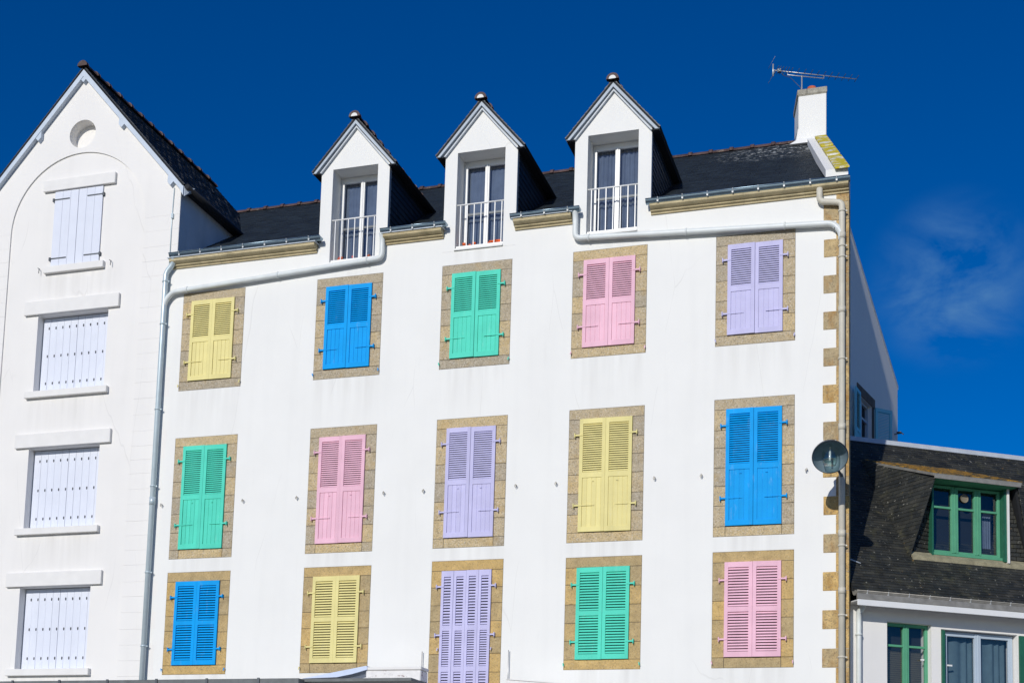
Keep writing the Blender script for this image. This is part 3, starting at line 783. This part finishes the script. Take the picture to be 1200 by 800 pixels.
g = MB(); g.tube([(0.0, .0, -.30), (0, -.12, -.30), (-.06, -.45, -.24), tuple(top + Vector((0, .10, .02))), tuple(top)], .021, 10); g.obox((0, .0, -.32), .05, .012, .10); g.build('arm', M['iron'], lamp)

# ------------------------------------------------------------------ television aerial
an = empty('television_aerial', (-1.245, 5.05, 16.84)); tag(an, 'long yagi television aerial on a mast beside the chimney', 'aerial')
g = MB(); g.tube([(0, 0, -.6), (0, 0, .36)], .014, 8); g.build('mast', M['alu'], an)
bd = Vector((.91, .415, 0)).normalized(); el = Vector((-.415, .91, 0)).normalized()
b0 = Vector((0, 0, .415)) - bd * .60; b1 = Vector((0, 0, .40)) + bd * 1.15
g = MB(); g.tube([b0, b1], .010, 6)
s0, s1 = Vector((0, 0, .345)) - bd * .30, Vector((0, 0, .345)) + bd * .46
g.tube([s0 + Vector((0, 0, .06)), s0, s1, s1 + Vector((0, 0, .06))], .009, 6); g.build('boom', M['alu'], an)
g = MB()
for i in range(16):
    f = [.04, .07, .10, .135, .17, .21][i] if i < 6 else .21 + (i - 5) * .079
    p = b0.lerp(b1, f); h = .15 - .002 * i; g.tube([p - el * h + Vector((0, 0, .012)), p + el * h + Vector((0, 0, .012))], .006, 5)
g.build('director_rods', M['iron'], an)
g = MB(); g.tube([b0 + Vector((0, 0, -.13)), b0 + Vector((0, 0, .13))], .016, 6)
for sg in (-1, 1):
    for j in range(1):
        p = b0 + Vector((0, 0, sg * (.16 + .05 * j))) - bd * (.03 - .0 * j) + bd * .06 * j; g.tube([p - el * .22, p + el * .22], .004, 5)
g.build('reflector', M['alu'], an)
g = MB(); g.obox(b0 + bd * .13, .035, .03, .03); pts = [b0 + bd * .13, b0 + bd * .22 + Vector((0, 0, -.09)), b0 + bd * .36 + Vector((0, 0, -.12)), Vector((-.02, 0, .1)), Vector((-.03, 0, -.25)), Vector((-.07, -.08, -.85)), Vector((-.16, -.10, -1.16))]
g.tube(pts, .006, 5); g.build('cable', M['iron'], an)

# ================================================================== THE GABLED HOUSE ON THE LEFT (own frame: x=0 under its ridge)
GX = -14.48
gab = empty('gabled_house', (GX, 0, 0)); tag(gab, 'white gabled house with round niche and four white shuttered windows', 'building')
ZA, SG = 16.38, 1.135
def gz(x): return ZA - SG * abs(x)
XE = 2.265; arcc, arcr, spr = .015, 1.505, 13.2
NW = [(-.735, .83, 9.97, 11.50), (-.735, .83, 7.30, 8.865), (-.715, .83, 4.625, 6.18)]
arc = [(arcc - arcr * math.cos(math.pi * k / 40), spr + arcr * math.sin(math.pi * k / 40)) for k in range(41)]
ocu = [(.01 + .295 * math.cos(2 * math.pi * k / 40), 15.09 + .285 * math.sin(2 * math.pi * k / 40)) for k in range(40)]
W1 = (-.53, .56, 12.45, 13.975)
plate('gable_wall', [(-XE, 0), (XE, 0), (XE, gz(XE)), (0, ZA), (-XE, gz(XE))], [rect(*w) for w in NW] + [rect(*W1), ocu], .028, .36, M['plaster2'], gab)
plate('gable_facing', [(-XE, spr)] + arc + [(XE, spr), (XE, gz(XE)), (0, ZA), (-XE, gz(XE))], [ocu], 0, .026, M['plaster2'], gab)
for sd in (-1, 1):
    g = MB(); x = sorted((arcc + sd * arcr, sd * XE)); z = spr - .002
    while z > .1:
        h = .29 + random.uniform(-.03, .03); g.box(x[0], x[1], random.uniform(-.0012, .0012), .026, max(.05, z - h + .002), z); z -= h
    g.build('pilaster', M['plaster2'], gab)
g = MB(); K = 40; g.prism([(x, .23, z) for x, z in ocu], (0, .02, 0), .5)
g.build('oculus_back', M['plaster2'], gab)
g = MB(); g.box(XE + .001, XE + .006, .004, 3.2, 11.5, gz(XE)); g.build('side_wall', M['shade_plaster'], gab)
g = MB(); g.box(XE - .3, XE, .36, 9.5, 0, gz(XE)); g.box(-XE, -XE + .3, .36, 9.5, 0, gz(XE)); g.build('long_walls', M['plaster2'], gab)
fixn(gab.children[-1])
def gwin(x0, x1, z0, z1, label):
    d = MB(); d.box(x0, x1, .24, .26, z0, z1); w = d.build('window', M['dark'], gab, loc=(0, 0, 0)); w['label'] = label
    xm = (x0 + x1) / 2; yb = .20
    for a, b in ((x0 + .012, xm - .002), (xm + .002, x1 - .008)):
        g = MB(); n = 5; pw = (b - a) / n
        for i in range(n):
            g.box(a + i * pw + .0018, a + (i + 1) * pw - .0018, yb + random.uniform(-.002, .002), yb + .02, z0 + .012, z1 - .012)
        nf = len(g.f)
        for i in range(n):
            for zf in (.145, .50, .865):
                z = z0 + (z1 - z0) * zf; x = a + (i + .82) * pw
                g.prism([(x - .012, yb - .0042, z - .018), (x + .004, yb - .0042, z - .03), (x + .013, yb - .0042, z - .012), (x + .013, yb - .0042, z + .02), (x, yb - .0042, z + .032), (x - .012, yb - .0042, z + .018)], (0, .006, 0), .5)
        sh = g.build('shutter', M['white_shutter'], w); sh.data.materials.append(M['slot'])
        for pg in sh.data.polygons[nf:]: pg.material_index = 1
    g = MB(); g.box(x0 - .29, x1 + .25, -.035, .025, z1 + .004, z1 + .27); g.build('lintel', M['trim'], w, bevel=.006)
    g = MB(); g.box(x0 - .14, x1 + .12, -.06, .19, z0 - .13, z0 - .002); g.build('sill', M['trim'], w, bevel=.008)
gwin(*NW[0], 'white slatless shutters below the topmost wide lintel'); gwin(*NW[1], 'closed white folding shutters in the middle window'); gwin(*NW[2], 'closed white folding shutters in the lowest window')
d = MB(); d.box(W1[0], W1[1], .2, .22, W1[2], W1[3]); w = d.build('window', M['dark'], gab); w['label'] = 'attic window with pale boarded shutters and strap hinges'
for sd in (-1, 1):
    x0, x1 = (W1[0] + .006, .012) if sd < 0 else (.017, W1[1] - .006); g = MB(); n = 3; pw = (x1 - x0) / n
    for i in range(n): g.box(x0 + i * pw + .002, x0 + (i + 1) * pw - .002, .004, .034, W1[2] + .006, W1[3] - .008)
    sh = g.build('shutter', M['white_shutter'], w)
    for z in (W1[2] + .16, W1[3] - .17):
        g = MB(); e = x0 if sd < 0 else x1; xs = sorted((e - .03 * (1 if sd < 0 else -1), e + .34 * (1 if sd < 0 else -1)))
        g.box(xs[0], xs[1], -.006, .003, z - .010, z + .010); g.box(e - .018 + sd * .02, e + .018 + sd * .02, -.016, .02, z - .04, z + .025); g.build('strap_hinge', M['iron'], sh)
    g = MB(); hx = .02 + sd * .80; g.tube([(hx, .03, 12.44), (hx, -.03, 12.44), (hx + .03, -.035, 12.42), (hx + .03, -.035, 12.33)], .007, 5); g.build('shutter_catch', M['iron'], w)
g = MB(); g.box(-.78, .83, -.035, .025, 13.982, 14.20); g.build('lintel', M['trim'], w, bevel=.006)
g = MB(); g.box(-.64, .69, -.05, .19, 12.31, 12.447); g.build('sill', M['trim'], w, bevel=.008)
# roof
yf, yv = -.09, (13.70 - 12.30) / SL; xo = 2.385; ro = .055
def gp(x, y): return (x, y, gz(x) + ro)
rq = [gp(xo, yf), gp(xo, yv + .12), gp(.60, 5.1), gp(0, 4.93), gp(0, yf)]
lq = [gp(-xo, yf), gp(-xo, 9), gp(-0.001, 9), gp(-.001, yf)]
g = MB(); slates(g, rq, .2, .105); slates(g, [gp(-xo, yf), gp(-xo, 4.9), gp(-.001, 4.9), gp(-.001, yf)], .2, .105); g.build('slate_roof', M['slate'], gab)
g = MB(); sheet(g, rq, .008, .035); sheet(g, [gp(-xo, yf), gp(-xo, 4.9), gp(-.001, 4.9), gp(-.001, yf)], .008, .035); g.build('roof_boards', M['slate_base'], gab)
g = MB(); g.prism([gp(-xo, 4.85), gp(xo - .3, 4.85), gp(0, 4.85)], (0, .05, 0), .5); g.build('rear_gable', M['slate_base'], gab)
g = MB(); ridge_tiles(g, (0, yf - .03, ZA + ro + .01), (0, 4.95, ZA + ro + .01), .085, .40); g.build('ridge_tiles', M['ridge'], gab)
for sd in (-1, 1):
    g = MB(); p = [(0, yf, ZA + ro - .035), (sd * (xo - .015), yf, gz(xo) + ro - .035), (sd * (xo - .015), yf, gz(xo) + ro - .22), (sd * (xo - .10), yf, gz(xo - .1) + ro - .185), (0, yf, ZA + ro - .205)]
    g.prism(p, (0, -yf - .002, 0), .5); fixn(g.build('bargeboard', M['barge'], gab))
for x in (-.95, 0, .93, 2.08):
    g = MB(); z = gz(x) - .13; hw = .065
    g.prism([(x - hw, .02, z + .02), (x + hw, .02, z + .02), (x + hw, .02, z - .10), (x, .02, z - .17), (x - hw, .02, z - .10)], (0, -.10, .0), .5)
    g.v = [(a, b, c + (.03 if b < -.05 else 0)) for a, b, c in g.v]
    fixn(g.build('purlin_end', M['barge'], gab))
g = MB(); ze = gz(xo) + ro
g.tube([(xo + .045, yf + .02, ze - .045), (xo + .045, yv + .1, ze - .045)], .05, 10); g.box(XE + .006, xo, yf + .04, yv + .1, ze - .075, ze - .05)
g.build('eaves_gutter', M['slate_base'], gab)
g = MB(); g.prism([(xo - .015, yf + .03, ze - .03), (xo + .10, yf + .2, ze - .01), (xo + .02, yf + .22, ze - .09), (xo - .015, yf + .03, ze - .22)], (.012, .004, 0), .5); g.build('eaves_return', M['barge'], gab)
g = MB(); g.tube([(2.13, -.012, 13.72), (2.115, -.012, 13.15), (2.12, -.012, 11.75)], .010, 6); g.obox((2.13, -.02, 13.16), .02, .02, .045)
g.build('wall_cable', M['pipe_l'], gab)

# ================================================================== THE LOW HOUSE ON THE RIGHT (own frame turned 33 degrees)
rh = empty('slate_roofed_house', (.02, .2, 0), R(33)); tag(rh, 'low white house with steep dark slate roof and green framed windows', 'building')
WY = .12
W1, W2, W3 = (.70, 1.49, 2.9, 5.29), (1.665, 3.07, 2.9, 5.235), (3.6, 4.4, 2.9, 5.29)
plate('front_wall', rect(0, 8, 0, 5.54), [rect(*W1), rect(*W2), rect(*W3)], WY, WY + .3, M['plaster2'], rh)
g = MB(); g.box(0, 8, WY + .3, 5.2, 0, 5.5); g.build('house_core', M['dark'], rh)
def casement(x0, x1, z0, z1, y, m, name='window_frame', fw=.05, mull=(), trans=(), d=.05, parent=None, mw=.05):
    g = MB(); g.box(x0, x0 + fw, y, y + d, z0, z1); g.box(x1 - fw, x1, y, y + d, z0, z1); g.box(x0 + fw, x1 - fw, y, y + d, z1 - fw, z1); g.box(x0 + fw, x1 - fw, y, y + d, z0, z0 + fw)
    for x in mull:
        g.box(x - mw, x - .003, y - .012, y + d - .004, z0 + .01, z1 - .01); g.box(x + .003, x + mw, y - .012, y + d - .004, z0 + .01, z1 - .01); g.box(x - .012, x + .012, y - .022, y - .012, z0 + .02, z1 - .02)
    for z in trans: g.box(x0 + fw, x1 - fw, y + .004, y + d - .008, z - .018, z + .018)
    return g.build(name, m, parent, bevel=.004)
def pane(x0, x1, z0, z1, y, parent):
    g = MB(); g.poly([(x0, y, z0), (x1, y, z0), (x1, y, z1), (x0, y, z1)]); return g.build('glass_pane', M['glass'], parent)
# green french window
w = casement(*W1, WY + .10, M['green_w'], 'window', .05, ((W1[0] + W1[1]) / 2,), (4.93, 3.9), parent=rh); w['label'] = 'green framed french window under the eaves, with a blind behind'
xm = (W1[0] + W1[1]) / 2
for a, b in ((W1[0], xm - .04), (xm + .04, W1[1])): pane(a + .03, b - .0, W1[2], W1[3] - .04, WY + .135, w)
g = MB(); z = 4.86
while z > 3.0: g.obox(((W1[0] + W1[1]) / 2, WY + .22, z), .34, .001, .016, Matrix.Rotation(R(35), 3, 'X')); z -= .034
g.build('blind', M['blind'], w)
g = MB(); g.box(xm + .26, xm + .32, WY + .085, WY + .10, 4.72, 4.745); g.build('handle', M['white'], w)
# white window
w = casement(W2[0] + .10, W2[1] - .02, W2[2], W2[3] - .01, WY + .10, M['pvc'], 'window', .075, ((W2[0] + W2[1]) / 2 + .03,), (), parent=rh, mw=.055); w['label'] = 'wide white plastic framed window beside the green one'
xm = (W2[0] + W2[1]) / 2 + .03
for a, b in ((W2[0] + .12, xm - .05), (xm + .05, W2[1] - .04)): pane(a, b, W2[2], W2[3] - .03, WY + .13, w)
g = MB(); n = 60
pts = [(W2[0] + .12 + (W2[1] - W2[0] - .2) * i / n, WY + .235 + .018 * math.sin(i * .8 + math.sin(i * .23) * 2)) for i in range(n + 1)]
for (xa, ya), (xb, yb_) in zip(pts, pts[1:]): g.poly([(xa, ya, 2.95), (xb, yb_, 2.95), (xb, yb_, 5.18), (xa, ya, 5.18)], .5, True)
g.build('net_curtain', M['curtain_d'], w)
g = MB(); g.box(W2[0] + .16, W2[0] + .25, WY + .075, WY + .09, 4.66, 4.685); g.build('handle', M['white'], w)
g = MB(); g.box(W2[0] + .004, W2[0] + .05, WY - .03, WY + .26, 2.95, W2[3] - .02); g.box(W2[0] + .055, W2[0] + .085, WY + .01, WY + .26, 2.95, W2[3] - .03); g.build('folded_shutter', M['green_d'], w)
g = MB()
for i in range(2): g.box(W2[1] + .02 + i * .27, W2[1] + .28 + i * .27, WY - .035, WY - .004, 2.95, 5.22)
g.build('folded_shutter', M['green_d'], w)
w = casement(*W3, WY + .10, M['green_w'], 'window', .05, (4.0,), (4.93,), parent=rh); pane(3.62, 4.38, 2.95, 5.25, WY + .135, w); w['label'] = 'further green framed window'
# eaves
g = MB(); g.box(-.02, 8, -.245, -.222, 5.44, 5.535); g.box(-.02, 8, -.222, WY, 5.51, 5.53); g.build('fascia_board', M['white'], rh, bevel=.004)
g = MB(); g.prism([(-.02, -.235, 5.538), (-.02, -.225, 5.63), (-.02, -.215, 5.63), (-.02, -.20, 5.538)], (8.02, 0, 0), .5); g.box(-.02, 8, -.25, -.2, 5.536, 5.55); g.build('eaves_flashing', M['old_zinc'], rh)
gutter(-.02, 8, -.145, 5.675, .07, M['old_zinc'], rh, True, hook_step=.36)
g = MB(); pts = [(.17, -.145, 5.60), (.17, -.1, 5.50), (.17, WY - .06, 5.38), (.17, WY - .06, 5.2), (.17, WY - .06, .1)]
g.tube(pts, [.055, .055, .045, .042, .042], 14); o = g.build('drain_pipe', M['pipe'], rh)
for z in (5.02, 3.4, 1.7): g = MB(); g.tube([(.17, WY - .06, z), (.17, WY - .06, z + .025)], .054, 12); g.tube([(.17, WY - .06, z + .012), (.17, WY + .01, z + .012)], .007, 5); g.build('pipe_clamp', M['pipe'], o)
# roof
PZ = (9.10 - 5.66) / (2.75 + .13)
def rz_(v): return 5.66 + PZ * (v + .13)
q = [(0, -.13, 5.66), (8, -.13, 5.66), (8, 2.75, 9.10), (0, 2.75, 9.10)]
g = MB(); slates(g, q, .15, .068, .008); g.build('slate_roof', M['old_slate'], rh)
g = MB(); sheet(g, q, .012, .05); sheet(g, [(0, 5.7, 5.66), (8, 5.7, 5.66), (8, 2.75, 9.10), (0, 2.75, 9.10)], .0, .05); g.build('roof_boards', M['slate_base'], rh)
g = MB(); g.prism([(0, 2.68, 9.04), (0, 2.72, 9.135), (0, 2.80, 9.135), (0, 2.86, 9.02)], (8, 0, 0), .5); fixn(g.build('ridge_strip', M['zinc_flat'], rh))
# roof dormer with flared slate cheeks
dA, dB, dC = (1.50, 2.32, rz_(2.32) + .01), (1.74, .34, 7.81), (1.36, .52, rz_(.52) + .02)
mir = lambda p: (1.84 + 3.18 - p[0], p[1], p[2])
g = MB(); g.box(1.74, 3.28, .332, .70, 7.755, 7.775)
dr = g.build('roof_dormer', M['green_w'], rh); dr['label'] = 'slate hung dormer with flared cheeks and orange lichen on top'
for f in (lambda p: p, mir):
    g = MB(); slates(g, [f(dC), f(dB), f(dA)], .15, .07, .008); ck = g.build('flared_cheek', M['old_slate'], dr)
    g = MB(); P_ = [Vector(f(p)) for p in (dC, dB, dA)]; g.prism([p + Vector((0, .03, -.012)) for p in P_], (0, .06, -.02), .5)
    g.build('cheek_boards', M['slate_base'], dr)
rq = [(1.68, .30, 7.84), (3.34, .30, 7.84), (3.40, 2.30, rz_(2.30) + .015), (1.50, 2.30, rz_(2.30) + .015)]
g = MB(); slates(g, rq, .19, .11, .010); g.build('dormer_roof', M['lichen_slate'], dr)
g = MB(); sheet(g, rq, .004, .045); g.box(1.70, 3.32, .305, .33, 7.755, 7.825); g.build('dormer_fascia', M['old_zinc'], dr)
for f in (lambda p: p, mir):
    g = MB(); slates(g, [f((1.38, .60, 6.52)), f((1.82, .60, 6.52)), f((1.82, .60, 7.76)), f((1.76, .50, 7.76))], .13, .07, .006)
    g.build('front_slates', M['old_slate'], dr)
X0, X1, Z0, Z1 = 1.83, 3.13, 6.60, 7.74; third = (X1 - X0) / 3
fr = casement(X0, X1, Z0, Z1, .62, M['green_w'], 'window_frame', .045, (X0 + third, X0 + 2 * third), (Z1 - .37,), parent=dr, mw=.062)
g = MB(); g.box(X0 - .01, X1 + .02, .57, .63, Z0 - .05, Z0 - .003); g.build('frame_sill', M['green_w'], dr, bevel=.005)
pane(X0 + .03, X1 - .03, Z0 + .03, Z1 - .03, .655, dr)
g = MB(); g.box(X0, X1, .86, .88, Z0 - .1, Z1 + .05); g.build('room', M['dark'], dr)
g = MB()
for i in range(8): g.poly([(X1 - .24 + i * .022, .80 + .012 * (i % 2), Z0), (X1 - .218 + i * .022, .80 + .012 * ((i + 1) % 2), Z0), (X1 - .218 + i * .022, .80 + .012 * ((i + 1) % 2), Z1 - .4), (X1 - .24 + i * .022, .80 + .012 * (i % 2), Z1 - .4)], .5)
g.build('curtain', M['curtain'], dr)
g = MB(); g.lathe([(.001, .0), (.05, .0), (.07, .004), (.075, .012), (.07, .02)], 24, Matrix.Translation(((X0 + X1) / 2 - .02, .642, Z1 - .18)) @ Matrix.Rotation(R(90), 4, 'X')); g.build('air_vent', M['blind'], dr)
for a, b, c in ((X1 + .003, X1 + .045, .50), (X0 - .03, X0 - .003, .56)): g = MB(); g.box(a, b, c, .75, Z0 - .08, Z1 + .06); g.build('reveal', M['green_d'], dr)
g = MB(); g.box(X1 + .047, X1 + .085, .48, .62, Z0 - .1, Z1 + .06); g.build('corner_board', M['trim'], dr)
g = MB(); g.prism([(1.40, .49, rz_(.49) - .05), (1.40, .49, rz_(.49) + .075), (1.40, .61, 6.575), (1.40, .66, 6.575), (1.40, .66, rz_(.49) - .05)], (2.2, 0, 0), .5); fixn(g.build('sill_stone', M['sill_stone'], dr))
g = MB(); g.tube([(.05, .42, rz_(.42) + .03), (.34, .30, rz_(.30) + .05)], .012, 6); g.build('roof_hook', M['zinc_flat'], rh)

# ================================================================== canopies over the shops, just peeping in at the bottom
def canopy(name, x0, x1, y0, zt, th, m, label, cat):
    e = empty(name, ((x0 + x1) / 2, 0, zt - .3)); tag(e, label, cat); cx = (x0 + x1) / 2
    g = MB(); zz = zt - (zt - .3)
    g.box(x0 - cx, x1 - cx, y0, -.012, zz - th, zz); g.build('roof_sheet', m, e, bevel=.01)
    g = MB(); x = x0 - cx
    while x < x1 - cx: g.box(x + .01, x + .05, y0 - .02, y0 - .002, zz - th - .06, zz + .012); x += .95
    g.build('front_rail', M['iron'], e)
    return e
canopy('flat_canopy', -16.9, -8.55, -1.5, 4.205, .12, M['canopy'], 'long dark flat canopy along the bottom left of the houses', 'canopy')
t = empty('awning_cassette', (-7.2, -.8, 4.2)); tag(t, 'stained white awning box under the lilac four leaf shutters, left side', 'awning')
g = MB(); g.box(-.48, .49, -.02, .30, .02, .205); g.build('cassette', M['cassette'], t, bevel=.015)
g = MB(); g.box(-.46, .50, -.03, .32, .21, .262); g.build('cassette_lid', M['trim'], t, bevel=.01)
g = MB(); g.prism([(-1.62, -.03, .085), (-.47, -.03, .285), (-.44, -.03, .225), (-.72, -.03, .15), (-1.0, -.03, .10)], (0, .5, 0), .5); fixn(g.build('fabric_fold', M['fabric'], t))
g = MB(); g.box(-1.7, .52, -.5, .3, -.03, .018); g.build('frame', M['canopy'], t)
t = empty('sloping_awning', (-4.4, -.8, 4.1)); tag(t, 'sloping white awning edge below the green first floor shutters', 'awning')
g = MB(); g.prism([(-.85, 0, .05), (.75, 0, -.07), (.75, 0, -.0), (-.85, 0, .135)], (0, .5, 0), .5); fixn(g.build('cassette', M['cassette'], t, bevel=.008))
g = MB(); g.prism([(-.86, -.01, .137), (.76, -.01, .003), (.76, -.01, .012), (-.86, -.01, .147)], (0, .52, 0), .5); fixn(g.build('cassette_lid', M['trim'], t))
for x, lab in ((-7.00, 'thin metal rod left of the lilac four leaf shutters'), (-5.47, 'thin metal rod right of the lilac four leaf shutters')):
    g = MB(); g.tube([(0, 0, -.8), (0, 0, 0)], .007, 6); o = g.build('metal_rod', M['alu'], None, loc=(x, -.05, 4.825)); tag(o, lab, 'rod')

# ================================================================== ground
def flat(name, x0, x1, y0, y1, z0, z1, m): g = MB(); g.box(x0, x1, y0, y1, z0, z1); return tag(g.build(name, m), kind='structure')
flat('ground', -600, 600, -600, 600, -.30, -.20, M['ground'])
flat('pavement', -60, 60, -3.2, 14, -.19, 0, M['paving'])
flat('kerb', -60, 60, -3.36, -3.204, -.19, .004, M['kerb'])
flat('road', -60, 60, -16, -3.364, -.19, -.13, M['asphalt'])
flat('quay', -60, 60, -60, -16.01, -.19, -.06, M['paving'])

# ================================================================== camera, sun, sky
cam = bpy.data.cameras.new('camera'); co = bpy.data.objects.new('camera', cam); COL.objects.link(co)
cam.sensor_width = 36; cam.lens = 48.0; cam.shift_y = .3385; cam.clip_end = 3000
mt = Matrix.Rotation(R(17.6087), 4, 'Z') @ Matrix.Rotation(R(96.596), 4, 'X') @ Matrix.Rotation(R(1.6347), 4, 'Z'); mt.translation = (1.363, -21.334, 1.6)
co.matrix_world = mt; scene.camera = co
AZ, EL = 6.5, 21.0
ts = Vector((-math.sin(R(AZ)) * math.cos(R(EL)), -math.cos(R(AZ)) * math.cos(R(EL)), math.sin(R(EL))))
sl = bpy.data.lights.new('sun', 'SUN'); sl.energy = 3.15; sl.angle = R(.53); sl.color = (1, .965, .90)
so = bpy.data.objects.new('sun', sl); COL.objects.link(so); so.rotation_euler = ts.to_track_quat('Z', 'Y').to_euler(); so.location = (0, -30, 30)
W = bpy.data.worlds.new('World'); scene.world = W; W.use_nodes = True; nt = W.node_tree; N = nt.nodes; L = nt.links
bg = N['Background']; sky = N.new('ShaderNodeTexSky'); sky.sky_type = 'NISHITA'; sky.sun_disc = False
sky.sun_elevation = R(EL); sky.sun_rotation = R(180 + AZ); sky.air_density = .8; sky.dust_density = .2; sky.ozone_density = 4; sky.altitude = 0
tc = N.new('ShaderNodeTexCoord')
hs = N.new('ShaderNodeHueSaturation'); hs.inputs['Hue'].default_value = .514; hs.inputs['Saturation'].default_value = 1.45; hs.inputs['Value'].default_value = 1.22
L.new(sky.outputs[0], hs.inputs['Color'])
nrm = N.new('ShaderNodeVectorMath'); nrm.operation = 'NORMALIZE'; L.new(tc.outputs['Generated'], nrm.inputs[0])
cn = N.new('ShaderNodeTexNoise'); cn.inputs['Scale'].default_value = 11; cn.inputs['Detail'].default_value = 7; cn.inputs['Roughness'].default_value = .58; cn.inputs['Distortion'].default_value = .5
cmp_ = N.new('ShaderNodeMapping'); cmp_.inputs['Scale'].default_value = (1, 1, 1.7); cmp_.inputs['Rotation'].default_value = (0, R(25), 0); L.new(nrm.outputs[0], cmp_.inputs[0]); L.new(cmp_.outputs[0], cn.inputs['Vector'])
cr = N.new('ShaderNodeMapRange'); L.new(cn.outputs[0], cr.inputs[0])
for k_, v_ in zip((1, 2, 3, 4), (.43, .62, 0, .9)): cr.inputs[k_].default_value = v_
def ray(px, py): return (mt.to_3x3() @ Vector(((px - 600) / 1600, -(py - 806) / 1600, -1))).normalized()
cd = N.new('ShaderNodeVectorMath'); cd.operation = 'DISTANCE'; L.new(nrm.outputs[0], cd.inputs[0]); cd.inputs[1].default_value = ray(1118, 330)
cm = N.new('ShaderNodeMapRange'); L.new(cd.outputs['Value'], cm.inputs[0]); cm.interpolation_type = 'SMOOTHSTEP'
for k_, v_ in zip((1, 2, 3, 4), (.012, .066, 1, 0)): cm.inputs[k_].default_value = v_
cf = N.new('ShaderNodeMath'); cf.operation = 'MULTIPLY'; L.new(cr.outputs[0], cf.inputs[0]); L.new(cm.outputs[0], cf.inputs[1])
cx_ = N.new('ShaderNodeMix'); cx_.data_type = 'RGBA'; L.new(cf.outputs[0], cx_.inputs[0]); L.new(hs.outputs[0], cx_.inputs[6]); cx_.inputs[7].default_value = (1.0, 2.8, 6.2, 1)
L.new(cx_.outputs[2], bg.inputs[0]); bg.inputs[1].default_value = .075
scene.view_settings.view_transform = 'Standard'; scene.view_settings.look = 'None'; scene.view_settings.exposure = 0; scene.view_settings.gamma = 1
